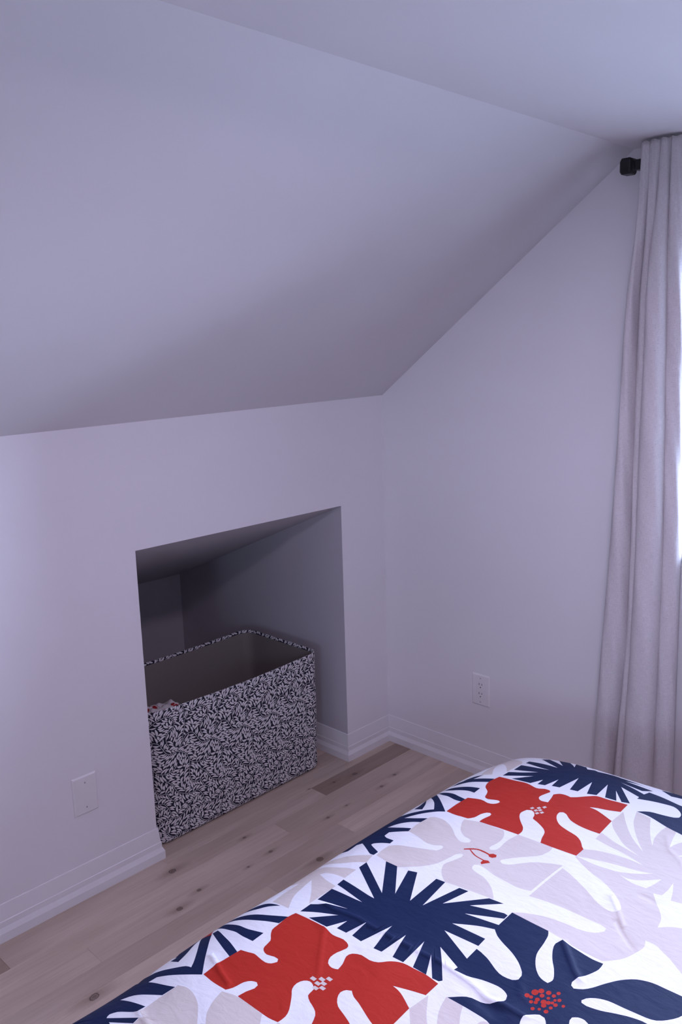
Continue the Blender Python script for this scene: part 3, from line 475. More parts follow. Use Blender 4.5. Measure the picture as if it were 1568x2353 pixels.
PRINT = '''G4684,5071 4669,4714 4741,4672 4811,4628 4885,4587 4974,4551 5061,4525 5159,4500 5262,4479 5364,4462 5458,4450 5542,4444 5621,4445 5698,4449 5773,4454 5850,4457 5758,4430 5664,4401 5570,4373 5480,4348 5396,4327 5303,4309 5218,4297 5134,4287 5047,4274 4971,4259 4894,4243 4815,4226 4735,4208 4657,4191 4635,3887 4720,3923 4805,3960 4890,3995 4973,4027 5054,4053 5132,4076 5211,4097 5292,4118 5376,4139 5462,4160 5550,4180 5637,4201 5558,4168 5477,4137 5397,4106 5320,4071 5249,4032 5168,3976 5095,3913 5025,3847 4959,3783 4893,3720 4830,3657 4771,3594 4718,3533 4662,3454 4615,3377 4569,3299 4560,2744 4620,2836 4680,2929 4739,3021 4799,3112 4860,3199 4922,3285 4985,3370 5049,3452 5110,3528 5168,3596 5233,3664 5295,3721 5355,3772 5414,3822 5487,3885 5557,3942 5626,4000 5568,3931 5509,3863 5450,3793 5390,3717 5339,3651 5287,3580 5234,3507 5183,3434 5135,3361 5089,3289 5046,3219 5004,3148 4965,3074 4928,2995 4895,2910 4864,2819 4835,2726 4807,2632 4778,2540 4862,2554 4949,2570 5011,2584 5076,2600 5140,2615 5177,2703 5215,2791 5253,2879 5291,2965 5328,3047 5366,3127 5404,3205 5442,3279 5478,3349 5513,3413 5564,3499 5613,3573 5662,3647 5637,3576 5612,3505 5588,3434 5569,3361 5555,3287 5546,3212 5540,3136 5537,3059 5537,2979 5541,2897 5547,2815 5551,2733 5641,2738 5720,2749 5764,2777 5800,2811 5817,2895 5833,2978 5850,3063 5869,3148 5891,3237 5915,3327 5939,3418 5963,3508 5969,3420 5978,3337 5996,3269 6022,3200 6058,3121 6102,3027 6132,2962 6166,2888 6202,2810 6237,2733 6301,3256 6573,3187 6573,3551 6852,3641 6780,3936 7078,4206 6924,4401 7159,4751 7024,4974 6903,5024 6786,5080 6666,5133 6539,5174 6396,5194 6232,5184 6052,5151 5864,5107 5676,5066 5498,5041 5330,5035 5166,5040 5005,5050 4845,5062
G4691,6810 4690,6694 4689,6578 4688,6463 4687,6346 4687,6226 4688,6103 4691,5977 4693,5850 4696,5723 4699,5596 4765,5621 4829,5644 4897,5670 4971,5703 5049,5742 5138,5788 5232,5838 5324,5889 5408,5936 5484,5982 5557,6030 5626,6076 5692,6117 5754,6151 5852,6191 5943,6217 6018,6229 6088,6210 6147,6176 6168,6115 6179,6055 6162,6001 6124,5948 6074,5887 6007,5816 5925,5742 5865,5697 5799,5650 5727,5602 5653,5557 5579,5516 5503,5481 5424,5450 5344,5422 5267,5394 5195,5365 5115,5329 5041,5292 4972,5256 4906,5219 4827,5171 4755,5124 4683,5076 5810,4530 5964,4468 6128,4402 6286,4337 6428,4279 6539,4233 6607,4200 6664,4168 6722,4136 8101,7189 8020,7140 7938,7089 7857,7039 7779,6991 7709,6945 7632,6892 7563,6842 7501,6796 7444,6756 7379,6718 7321,6688 7262,6658 7200,6621 7138,6583 7076,6557 6983,6552 6891,6559 6928,6639 6954,6722 6950,6809 6929,6907 6911,6980 6890,7066 6863,7154 6833,7231 6778,7321 6716,7400 6664,7461 6626,7503 6589,7539 6496,7539 6404,7540 6312,7540 6215,7538 6111,7533 5998,7522 5878,7507 5754,7490 5628,7473 5505,7457 5426,7456 5347,7455 5267,7455 5188,7454 5110,7452 5014,7450 4919,7446 4824,7443 4730,7439 4778,7397 4827,7355 4888,7315 4948,7283 5019,7247 5098,7210 5177,7177 5252,7149 5343,7124 5434,7105 5522,7092 5602,7081 5692,7074 5772,7073 5848,7068 5925,7053 5999,7033 6063,7008 6137,6960 6191,6906 6232,6847 6253,6793 6233,6725 6174,6705 6107,6691 6029,6691 5934,6696 5831,6700 5748,6701 5660,6702 5570,6703 5480,6705 5395,6709 5311,6713 5225,6720 5131,6730 5049,6742 4962,6758 4871,6775 4780,6793
W5643,5063 5710,5071 5777,5078 5845,5072 5912,5049 5980,5012 6049,4959 6100,4911 6154,4853 6211,4789 6268,4724 6325,4661 6312,4749 6299,4836 6285,4919 6268,4995 6249,5066 6230,5138 6137,5146 6045,5155 5949,5152 5875,5137 5798,5114 5720,5088
W6400,5198 6547,5150 6553,5071 6559,4991 6560,4906 6555,4815 6546,4718 6536,4622 6565,4690 6593,4757 6621,4825 6647,4894 6671,4966 6694,5039 6715,5113 6737,5186 6803,5174 6868,5161 6931,5144 6992,5118 7050,5089 7108,5059 7391,5736 7307,5780 7221,5824 7139,5869 7069,5913 7001,5974 6950,6036 6898,6098 6884,6012 6870,5925 6850,5847 6824,5782 6792,5726 6751,5663 6711,5607 6663,5547 6613,5485 6566,5424 6509,5348 6454,5273
W4691,5035 4764,5008 4836,4982 4920,4953 4997,4928 5086,4898 5183,4867 5282,4837 5378,4810 5474,4787 5573,4766 5670,4746 5762,4726 5843,4706 5921,4680 5988,4653 6052,4625 6118,4597 6062,4649 6008,4701 5951,4753 5890,4802 5819,4852 5742,4902 5665,4946 5596,4981 5525,5006 5459,5017 5387,5028 5305,5044 5217,5060 5117,5068 5025,5066 4921,5058 4823,5049 4750,5042
W6221,3687 6239,3639 6261,3589 6298,3530 6340,3467 6394,3477 6356,3536 6317,3595 6284,3641
G759,2922 715,2773 670,2625 625,2476 581,2325 538,2170 491,2000 439,1816 390,1634 353,1470 335,1340 360,1246 422,1173 484,1101 607,1175 736,1252 863,1328 975,1399 1064,1464 1131,1539 1174,1620 1217,1700 1310,2512 1305,2534 1264,2472 1225,2412 1182,2349 1131,2280 1081,2217 1024,2148 965,2078 905,2011 849,1952 786,1892 725,1841 665,1794 605,1745 600,1811 594,1878 605,1951 629,2022 662,2104 701,2194 746,2288 794,2381 846,2474 905,2570 967,2668 1030,2767 1091,2864
G1313,6386 1301,6299 1287,6210 1273,6122 1263,6036 1259,5955 1262,5862 1273,5776 1287,5692 1300,5607 1352,5573 1415,5547 1480,5539 1559,5538 1643,5550 1711,5571 1785,5601 1858,5635 1925,5670 2001,5718 2069,5769 2134,5821 2196,5876 2255,5931 2316,5980 2384,6024 2453,6063 2515,6086 2587,6084 2643,6061 2700,5999 2684,5926 2603,5887 2541,5880 2468,5864 2411,5835 2351,5797 2298,5758 2246,5709 2203,5651 2166,5593 2124,5522 2084,5451 2055,5392 2037,5332 2028,5274 2117,5247 2204,5221 2277,5191 2357,5168 2430,5162 2518,5158 2610,5156 2695,5153 2793,5149 2885,5145 2977,5141 3027,5186 3074,5241 3106,5298 3138,5364 3161,5433 3174,5503 3180,5576 3180,5646 3171,5717 3156,5786 3146,5842 3151,5921 3216,5962 3260,5934 3296,5897 3312,5837 3314,5761 3308,5697 3297,5626 3288,5558 3284,5476 3286,5389 3293,5325 3304,5251 3315,5173 3326,5097 3402,5093 3478,5089 3554,5085 3631,5081 3712,5078 3795,5075 3881,5073 3969,5071 4057,5069 4145,5067 4179,5147 4184,5201 4179,5266 4167,5336 4149,5417 4118,5495 4073,5562 4015,5625 3954,5692 3904,5747 3851,5805 3798,5864 3751,5920 3694,5995 3643,6068 3608,6125 3608,6182 3683,6235 3747,6217 3811,6185 3862,6132 3917,6063 3973,5992 4030,5922 4088,5850 4155,5783 4216,5736 4284,5693 4353,5652 4419,5615 4499,5576 4577,5543 4654,5511 4650,5621 4646,5731 4642,5841 4639,5952 4637,6065 4635,6180 4635,6298 4635,6416 4635,6535 4635,6653 4567,6680 4498,6706 4421,6723 4355,6726 4283,6722 4208,6714 4132,6708 4055,6703 3976,6699 3898,6693 3821,6682 3745,6664 3670,6641 3598,6617 3535,6599 3441,6579 3355,6564 3281,6624 3287,6683 3304,6737 3349,6777 3413,6806 3493,6824 3590,6840 3685,6865 3772,6904 3855,6951 3932,7003 4002,7059 4065,7120 4121,7178 4166,7232 4205,7283 4243,7334 4162,7345 4080,7355 3998,7365 3916,7375 3834,7386 3749,7397 3660,7408 3573,7420 3492,7431 3421,7441 3337,7454 3263,7466 3190,7479 3129,7435 3069,7391 3013,7343 2960,7290 2910,7234 2868,7174 2832,7112 2804,7046 2790,6981 2798,6919 2821,6857 2845,6789 2869,6707 2893,6620 2909,6551 2891,6474 2824,6466 2727,6581 2758,6524 2746,6607 2735,6690 2721,6777 2708,6849 2694,6924 2677,6998 2656,7064 2620,7138 2577,7202 2528,7267 2473,7336 2412,7406 2345,7473 2291,7520 2232,7566 2172,7611 2113,7656 2044,7658 1975,7660 1898,7654 1819,7642 1726,7625 1625,7604 1521,7583 1422,7564 1403,7494 1384,7425 1371,7351 1368,7271 1371,7187 1374,7104 1421,7064 1469,7024 1528,6987 1607,6956 1699,6928 1798,6897 1878,6867 1964,6835 2050,6803 2126,6773 2207,6740 2278,6709 2349,6677 2376,6607 2393,6545 2359,6471 2298,6462 2251,6503 2185,6547 2117,6561 2037,6567 1954,6563 1875,6543 1793,6512 1699,6481 1630,6462 1554,6444 1474,6424 1392,6405
G-465,8278 -261,8214 -49,8147 159,8081 348,8020 504,7966 588,7932 661,7897 728,7862 797,7826 876,7789 964,7751 1059,7711 1157,7670 1256,7629 1353,7589 1429,7869 1358,7903 1288,7937 1217,7971 1142,8006 1068,8046 994,8089 913,8127 818,8153 622,8179 374,8205 94,8229 -193,8254
G-435,8357 -162,8351 125,8345 405,8339 655,8331 851,8321 949,8307 1035,8283 1114,8258 1189,8237 1279,8220 1360,8208 1441,8196 1457,8559 1376,8555 1293,8550 1212,8546 1136,8546 1041,8551 954,8561 885,8576 835,8610 798,8653 873,8684 949,8716 1025,8747 1100,8776 1173,8801 1262,8825 1349,8843 1434,8859 1520,8876 1531,9620 1467,9548 1404,9475 1340,9402 1274,9330 1204,9257 1129,9184 1049,9111 968,9038 886,8964 805,8891 827,8977 848,9064 871,9150 896,9235 921,9318 946,9400 977,9483 1019,9570 1065,9644 1120,9720 1180,9798 1241,9876 1299,9953 728,9897 707,9812 685,9727 664,9642 644,9557 629,9474 618,9392 612,9311 607,9231 603,9151 598,9071 521,9093 443,9114 359,9105 199,9031 -7,8924 -240,8799 -480,8668 -706,8548
G1398,13352 1392,13266 1386,13180 1381,13092 1378,12999 1377,12918 1379,12834 1381,12747 1384,12659 1386,12573 1455,12555 1524,12537 1597,12528 1680,12533 1768,12546 1854,12567 1936,12594 2017,12628 2094,12667 2165,12712 2232,12762 2305,12819 2368,12869 2436,12924 2506,12981 2574,13037 2459,13418 2373,13445 2286,13476 2199,13505 2115,13526 2036,13536 1944,13525 1857,13497 1774,13463 1694,13433 1617,13412 1543,13392 1471,13372
G2178,12236 2249,12214 2320,12191 2392,12169 2465,12154 2540,12146 2615,12144 2693,12144 2773,12144 2857,12143 2945,12143 3033,12144 3122,12144 3168,12199 3218,12257 3260,12302 3305,12351 3350,12399 3025,12958 2941,12955 2853,12953 2771,12948 2700,12936 2631,12906 2576,12866 2525,12822 2471,12780 2421,12734 2373,12680 2328,12614 2285,12540 2249,12464 2221,12389 2200,12313
G3467,12098 3540,12092 3615,12090 3697,12099 3782,12112 3509,12347 3476,12262 3452,12187
G4889,10100 4926,10156 4963,10211 5003,10269 5043,10328 5086,10389 5138,10455 5186,10509 5241,10566 5297,10625 5353,10683 5151,10862 4844,10527
G5128,9935 5147,10007 5166,10080 5188,10150 5211,10212 5238,10271 5273,10335 5310,10396 5354,10463 5400,10532 5446,10600 5711,10363 5656,10285 5601,10208 5551,10130 5511,10054 5476,9979 5441,9903
G5869,10231 5848,10159 5833,10093 5850,10000 5881,9964 5928,9943 6009,9948 6092,9967 6145,9995 6190,10026
N235,10481 235,10173 309,10134 384,10092 459,10052 531,10016 597,9989 694,9966 782,9958 863,9955 934,9954 997,9957 1061,9959 977,9996 894,10033 815,10075 749,10126 687,10182 610,10234 546,10263 472,10291 393,10318 312,10346 235,10373
N228,10799 252,10735 275,10671 316,10616 388,10574 477,10541 566,10510 644,10479 721,10450 810,10420 889,10396 977,10372 1068,10346 1160,10315 1234,10286 1309,10254 1384,10220 1460,10186 1536,10153 1541,10407 1467,10430 1394,10453 1313,10480 1246,10503 1176,10530 1101,10556 1020,10583 949,10603 872,10624 793,10645 717,10664 649,10681 553,10702 468,10720 393,10737 306,10768
N214,10981 214,10821 307,10831 400,10841 491,10850 578,10856 658,10856 733,10854 807,10850 881,10848 954,10851 1026,10856 1100,10859 1179,10856 1264,10842 1355,10823 1448,10801 1539,10780 1563,11061 1486,11064 1408,11066 1332,11068 1263,11067 1185,11059 1116,11048 1038,11039 971,11038 900,11040 822,11040 736,11037 646,11029 543,11019 434,11006 322,10993
N454,11197 480,11086 567,11116 657,11147 745,11177 829,11205 907,11230 990,11254 1063,11274 1134,11292 1212,11313 1298,11339 1388,11367 1479,11396 1570,11424 1569,11593 1492,11571 1417,11550 1339,11528 1253,11502 1176,11477 1093,11449 1007,11420 921,11390 839,11360 760,11328 683,11296 606,11263 530,11230
N214,11313 254,11374 293,11434 333,11496 378,11562 430,11633 488,11709 545,11786 593,11860 631,11931 661,12000 689,12069 718,12138 404,12125 440,12009 -598,11696 -588,11491
N490,11229 575,11305 663,11382 750,11459 833,11533 909,11601 975,11662 1034,11717 1090,11770 1145,11822 1204,11877 1268,11935 1334,11994 1401,12053 1468,12113 1534,12173 1458,12215 1380,12258 1304,12300 1230,12340 1157,12377 1085,12412 1016,12446 950,12478 871,12519 797,12558 723,12597 690,12752 774,12741 860,12731 945,12721 1026,12711 1100,12699 1178,12684 1247,12667 1313,12649 1380,12631 1363,12883 1295,12913 1227,12943 1150,12977 1073,13009 986,13044 901,13082 829,13122 761,13179 711,13240 661,13302 737,13292 812,13283 889,13273 973,13263 1046,13254 1123,13244 1203,13234 1283,13223 1362,13213 1361,13374 1302,13408 1236,13444 1165,13478 1084,13515 1019,13552 976,13601 945,13655 963,13701 995,13738 1054,13759 1134,13780 1220,13801 1298,13820 1387,13842 1471,13863 1554,13883 129,14435 -47,14283 -236,14126 -418,13972 -575,13827 -686,13699 -724,13611 -728,13523 -713,13435 -694,13347 -686,13260 -690,13174 -697,13087 -703,13002 -707,12919 -706,12840 -695,12746 -677,12658 -656,12572 -636,12485 447,12476 535,12435 624,12393 711,12353 789,12313 879,12260 958,12208 1026,12170 1098,12154 1166,12149 1127,12100 1089,12051 1041,11998 992,11949 934,11892 869,11831 797,11765 718,11698 629,11626 530,11548 424,11468 318,11387 214,11308
R-686,11312 214,11158 214,11035 495,11258 422,11289 339,11310 190,11314 -8,11314 -234,11314 -467,11313
N622,3664 600,3584 576,3502 556,3423 551,3348 569,3258 606,3175 655,3100 719,3036 795,2980 870,2924 855,3003 841,3082 827,3161 809,3239 787,3314 760,3387 727,3457 692,3526 657,3595
N425,3780 457,3472 524,3427 591,3382 660,3340 729,3305 799,3273 877,3243 947,3220 1024,3197 1099,3176 1163,3157 1250,3129 1328,3103 1361,3339 1292,3365 1223,3390 1147,3417 1080,3437 1007,3456 934,3479 864,3506 800,3542 738,3584 679,3626 622,3664 553,3706 489,3743
N381,4025 455,3976 540,3930 615,3908 699,3888 789,3868 860,3850 935,3830 1011,3811 1086,3796 1158,3785 1231,3778 1302,3772 1374,3766 1407,4055 1336,4042 1264,4029 1190,4024 1110,4031 1027,4046 942,4060 856,4074 768,4087 676,4089 605,4080 531,4063 456,4043
N287,4160 358,4176 429,4191 510,4208 588,4223 681,4240 780,4258 874,4277 953,4295 1043,4325 1119,4356 1196,4386 1278,4411 1360,4434 1443,4457 1433,4609 1364,4606 1295,4603 1219,4589 1148,4565 1070,4533 991,4499 917,4469 833,4443 753,4420 666,4386 599,4350 524,4306 445,4257 365,4208
N475,5248 477,5173 478,5098 463,5016 431,4935 387,4840 336,4736 284,4631 235,4530 312,4617 392,4706 471,4794 544,4879 607,4960 657,5033 697,5102 732,5169 765,5235 801,5302
N334,4242 481,4371 634,4503 784,4633 923,4755 1045,4862 1133,4940 1213,5011 1287,5078 1360,5144 1435,5212 1375,5241 1315,5270 1253,5306 1186,5354 1116,5409 1047,5465 980,5523 914,5581 851,5641 791,5700 734,5761 677,5821 754,5816 831,5813 909,5807 986,5794 1062,5771 1138,5741 1214,5708 1290,5676 1268,5907 1187,5935 1107,5963 1026,5998 964,6032 900,6072 839,6114 785,6158 728,6221 681,6287 634,6354 724,6351 815,6349 915,6338 1000,6319 1091,6294 1185,6267 1277,6241 1313,6386 1250,6421 1188,6456 1123,6491 1054,6527 983,6563 912,6599 934,6771 998,6811 1072,6846 1143,6859 1225,6867 1306,6875 1323,7019 1255,7039 1187,7060 1123,7083 1041,7123 963,7165 950,7224 1007,7260 1072,7297 1130,7325 1201,7358 1277,7393 1350,7427 1362,7580 1308,7582 1250,7573 1194,7544 1127,7504 1052,7457 975,7410 912,7371 845,7329 775,7286 706,7242 637,7200 512,7263 521,7332 530,7402 536,7462 540,7519 541,7571 -686,7283 -686,7137 -686,6992 -686,6846 -686,6702 -686,6559 -688,6412 -694,6261 -698,6114 -696,5980 -686,5866 -657,5773 -613,5696 -562,5627 -515,5554 479,5585 550,5551 622,5517 690,5483 752,5450 819,5408 876,5368 933,5331 992,5296 1051,5265 1109,5233 1056,5160 994,5081 950,5027 901,4967 844,4903 777,4837 690,4759 584,4669 467,4573 348,4475 235,4380
N1523,8987 1560,9421 2272,9300 2197,9322 2121,9343 2046,9364 1971,9389 1899,9417 1830,9451 1763,9489 1697,9530 1631,9571 1565,9611 1582,9900 1664,9854 1747,9807 1830,9761 1915,9717 1984,9684 2055,9652 2126,9620 2198,9589 2269,9557 1876,9948 2360,9948 2533,9579 2533,9852 2761,9840 2866,9414 2901,9828 3137,9845 3281,9169 3436,9839 3608,9816 3644,9199 3844,9793 4073,9776 4008,9126 4278,9761 4562,9756 4327,9329 4693,9757 4820,9742 4857,9686 4797,9614 4736,9540 4676,9467 4618,9397 4562,9330 4497,9256 4435,9187 4375,9120 4314,9053 4859,9272 4873,9383 5082,9273 4961,8709 4825,8682 4845,8994 4096,8656 4804,8603 4784,8369 4084,8406 4164,8357 4244,8306 4324,8256 4401,8209 4472,8169 4552,8131 4624,8101 4693,8074 4764,8046 4747,7898 4087,8031 4723,7687 4717,7565 4633,7553 4543,7582 4423,7624 4286,7673 4145,7724 4012,7771 4467,7322 4162,7358 3586,8052 3727,7429 3527,7454 3328,8338 3197,7476 2990,7496 3049,8379 2549,7557 2359,7619 2674,8381 2082,7642 1767,7635 2455,8524 1426,7871 1428,8100 2453,8747 2367,8744 2273,8736 2154,8719 2000,8695 1827,8668 1649,8640 1480,8613 1502,8814 2346,8978 2268,8982 2190,8987 2101,8989 2007,8989 1894,8989 1771,8988 1644,8987
N1294,1847 1374,2306 1979,2140 1908,2199 1837,2260 1764,2318 1689,2370 1608,2414 1524,2451 1439,2487 1355,2523 1380,2819 2034,2440 1687,2882 2208,2851 2343,2494 2370,2796 2547,2743 2620,2240 2687,2671 2875,2626 2929,1816 3115,2565 3303,2528 3287,1813 3524,2499 3724,2407 3619,1660 3926,2381 4198,2361 3932,1856 4311,2336 4485,2269 3908,1543 4479,1798 4486,1918 4737,1812 4481,1548 4407,1512 4332,1476 4258,1441 4184,1406 4110,1373 4038,1343 3965,1315 3893,1288 3821,1261 3749,1233 4354,1373 4518,1136 3756,988 3835,965 3914,939 3995,919 4083,913 4160,924 4243,945 4328,972 4415,1000 4500,1026 4396,989 4289,951 4184,914 4084,880 3993,851 3895,825 3808,804 3725,788 3640,773 3553,756 3467,740 3382,731 3298,736 3216,760 3135,800 3054,846 2974,889 2838,819 2712,970 2538,697 2158,517 2428,1125 1985,517 1893,516 1807,517 1736,526 1671,537 2167,1255 1451,673 1327,895 1412,969 1497,1046 1583,1122 1668,1194 1754,1261 1839,1321 1923,1375 2008,1426 2093,1477 2178,1529 2095,1511 2013,1494 1931,1476 1846,1460 1755,1444 1658,1431 1555,1419 1450,1407 1344,1396 1239,1384 1273,1596 1367,1631 1462,1668 1556,1704 1648,1737 1735,1763 1834,1786 1927,1800 2017,1811 2108,1823
N4484,1555 4509,1316 4589,1329 4668,1340 4748,1354 4829,1370 4914,1392 5002,1419 5086,1445 5161,1467 5235,1490 5300,1508 5376,1520 5457,1525 5550,1525 5648,1523 5743,1523 6334,2970 6254,2942 6174,2913 6094,2885 6015,2857 5936,2832 5859,2811 5785,2794 5710,2777 5633,2757 5551,2733 5461,2701 5363,2661 5264,2620 5169,2583 5084,2556 4998,2539 4920,2532 4846,2529 4770,2524 4840,2458 4909,2393 4984,2342 5067,2315 5154,2302 5241,2288 5330,2268 5418,2246 5489,2222 5537,2182 5574,2135 5572,2072 5559,2005 5524,1928 5465,1849 5408,1794 5340,1740 5264,1706 5178,1703 5085,1720 4994,1740 4907,1760 4822,1784 4737,1812 4653,1845 4570,1881 4486,1918
N4563,746 4647,697 4734,644 4820,593 4900,549 4972,517 5060,497 5142,497 5223,497 5410,964 5329,981 5247,997 5168,1017 5093,1042 5020,1071 4947,1100
N4730,7439 4824,7443 4919,7446 5014,7450 5110,7452 5188,7454 5267,7455 5347,7455 5426,7456 5505,7457 5539,7510 5569,7572 5588,7640 5605,7721 5622,7803 5635,7885 5646,7968 5659,8042 5681,8126 5714,8205 5750,8271 5793,8341 5839,8404 5888,8460 5941,8509 5989,8547 6050,8577 6106,8591 6182,8595 6200,8546 6211,8497 6203,8449 6182,8400 6140,8324 6085,8237 6040,8178 5991,8117 5944,8053 5900,7983 5859,7910 5825,7841 5789,7750 5775,7668 5795,7593 5828,7521 5904,7533 5979,7546 6055,7558 6132,7568 6213,7579 6297,7590 6378,7598 6449,7603 6546,7595 6635,7581 6646,7667 6648,7757 6634,7823 6612,7893 6587,7962 6558,8032 6525,8101 6499,8165 6476,8248 6468,8314 6495,8387 6560,8424 6622,8384 6682,8338 6730,8279 6777,8205 6810,8140 6845,8066 6884,7988 6918,7927 6954,7863 6993,7799 7034,7741 7091,7672 7151,7609 7216,7556 7288,7515 7364,7483 7440,7460 7516,7448 7592,7445 7670,7442 7754,7436 7839,7431 7917,7427 8011,7425 8097,7423 8103,7511 8108,7600 8107,7683 8101,7758 8089,7827 8064,7899 8019,7980 7961,8063 7905,8130 7843,8185 7770,8219 7704,8235 7629,8245 7556,8254 7491,8262 7428,8270 7359,8278 7276,8285 7186,8292 7105,8304 7038,8326 6980,8352 6928,8382 6865,8433 6819,8485 6784,8572 6810,8618 6898,8628 6960,8616 7036,8595 7111,8570 7181,8538 7252,8501 7323,8466 7394,8434 7466,8403 7539,8378 7615,8356 7692,8340 7776,8339 7846,8354 7920,8381 7996,8412 8071,8440 8061,8519 8053,8599 8044,8679 8029,8754 8005,8823 7958,8901 7898,8974 7831,9036 7764,9083 7674,9120 7580,9134 7490,9135 7403,9124 7319,9100 7248,9069 7170,9004 7113,8943 7027,8909 6977,8911 6928,8925 6890,8955 6856,8990 6857,9063 6886,9131 6930,9218 6985,9308 7038,9374 7102,9441 7165,9510 7220,9580 7267,9652 7310,9726 7344,9801 7363,9874 7361,9945 7343,10015 7319,10085 7299,10155 7079,10132 7028,10063 6976,9994 6926,9923 6880,9850 6840,9769 6803,9683 6770,9600 6739,9531 6684,9446 6632,9379 6587,9321 6544,9281 6455,9274 6393,9320 6337,9380 6305,9433 6291,9487 6291,9543 6308,9602 6337,9663 6377,9735 6430,9811 6482,9867 6545,9926 6607,9987 6656,10053 6693,10128 6722,10211 6741,10291 6747,10359 6727,10426 6685,10477 6644,10529 6585,10474 6527,10420 6469,10366 6409,10310 6346,10254 6279,10191 6210,10123 6138,10055 6066,9997 5994,9953 5909,9924 5826,9915 5738,9915 5639,9916 5549,9916 5452,9919 5350,9924 5247,9929 5146,9934 5203,9877 5259,9819 5316,9764 5372,9720 5449,9683 5525,9660 5593,9640 5669,9615 5735,9582 5803,9519 5856,9451 5878,9404 5883,9358 5850,9273 5809,9240 5756,9215 5694,9198 5619,9193 5536,9203 5438,9221 5342,9244 5256,9275 5173,9311 5092,9341 5013,9359 4937,9371 4861,9383 4845,8985 4825,8682 4912,8703 5000,8724 5091,8754 5167,8789 5247,8831 5324,8873 5389,8904 5467,8933 5542,8944 5631,8938 5710,8918 5754,8887 5788,8850 5784,8792 5776,8737 5728,8655 5682,8607 5623,8552 5559,8499 5494,8454 5424,8411 5347,8370 5281,8340 5209,8311 5138,8283 5075,8256 5007,8224 4948,8194 4895,8162 4826,8105 4764,8046 4747,7898
R1553,9988 1636,9985 1718,9982 1802,9979 1894,9977 1977,9975 2068,9972 2160,9970 2248,9970 2327,9974 2407,9987 2478,10006 2544,10025 2609,10035 2696,10029 2779,10013 2853,10005 2951,10023 3025,10056 3062,10096 3072,10151 3049,10235 3019,10327 3007,10411 3012,10490 3044,10567 3094,10627 3160,10658 3228,10667 3284,10652 3336,10627 3322,10555 3302,10480 3272,10419 3236,10354 3214,10296 3217,10231 3249,10178 3315,10134 3401,10104 3494,10107 3589,10111 3672,10092 3749,10052 3796,10005 3841,9947 3892,9896 3949,9855 4012,9820 4082,9794 4163,9782 4252,9778 4337,9774 4410,9766 4479,9759 4556,9757 4623,9761 4697,9770 4773,9780 4848,9789 4857,10128 4792,10148 4727,10168 4653,10192 4586,10216 4507,10245 4424,10276 4345,10306 4277,10333 4196,10367 4127,10400 4061,10434 3995,10471 3934,10509 3881,10540 3832,10566 3786,10588 3740,10569 3742,10504 3794,10465 3848,10429 3910,10401 3975,10378 4039,10354 4109,10335 4197,10320 4296,10316 4364,10322 4436,10334 4515,10358 4589,10390 4671,10432 4756,10478 4840,10522 4881,11147 4801,11156 4720,11165 4629,11156 4543,11129 4438,11089 4329,11044 4228,11002 4149,10970 4066,10946 3994,10923 3931,10886 3873,10844 3793,10889 3765,10935 3753,10992 3773,11058 3814,11124 3871,11185 3943,11237 3998,11260 4058,11278 4125,11299 4203,11325 4288,11355 4367,11391 4435,11438 4497,11492 4558,11544 4620,11590 4680,11633 4733,11678 4796,11757 4846,11829 4885,11868 4923,11902 4931,12218 4866,12223 4800,12229 4726,12234 4651,12240 4566,12246 4478,12252 4397,12256 4300,12260 4209,12262 4118,12263 4094,12204 4070,12145 4040,12079 4001,11998 3953,11897 3900,11789 3850,11691 3807,11617 3741,11556 3667,11518 3593,11490 3521,11465 3450,11429 3396,11389 3378,11339 3374,11292 3364,11230 3325,11194 3275,11163 3226,11145 3177,11141 3127,11159 3084,11195 3054,11248 3040,11312 3047,11379 3076,11448 3112,11492 3160,11536 3212,11589 3273,11656 3337,11731 3390,11798 3432,11869 3455,11939 3459,12018 3453,12099 3393,12112 3332,12125 3262,12135 3198,12139 3128,12141 3050,12141 2966,12142 2882,12142 2789,12143 2690,12143 2589,12143 2492,12143 2503,12062 2517,11985 2547,11912 2572,11848 2559,11765 2487,11728 2438,11743 2390,11766 2346,11807 2310,11866 2293,11928 2282,12000 2267,12063 2236,12122 2201,12173 2119,12177 2038,12182 1957,12185 1875,12185 1793,12181 1711,12173 1629,12164 1547,12156 1542,12083 1537,12009 1533,11936 1532,11864 1535,11790 1542,11716 1549,11643 1556,11576 1565,11497 1573,11425 1582,11354 1670,11334 1753,11314 1817,11292 1878,11276 1949,11282 2027,11294 2121,11305 2210,11307 2272,11291 2320,11261 2351,11217 2374,11167 2330,11110 2282,11109 2229,11112 2152,11136 2072,11156 2004,11146 1946,11120 1904,11088 1873,11041 1852,10950 1827,10857 1781,10807 1725,10763 1656,10698 1597,10624 1576,10551 1567,10467 1555,10398 1541,10315 1529,10232 1523,10161 1533,10070
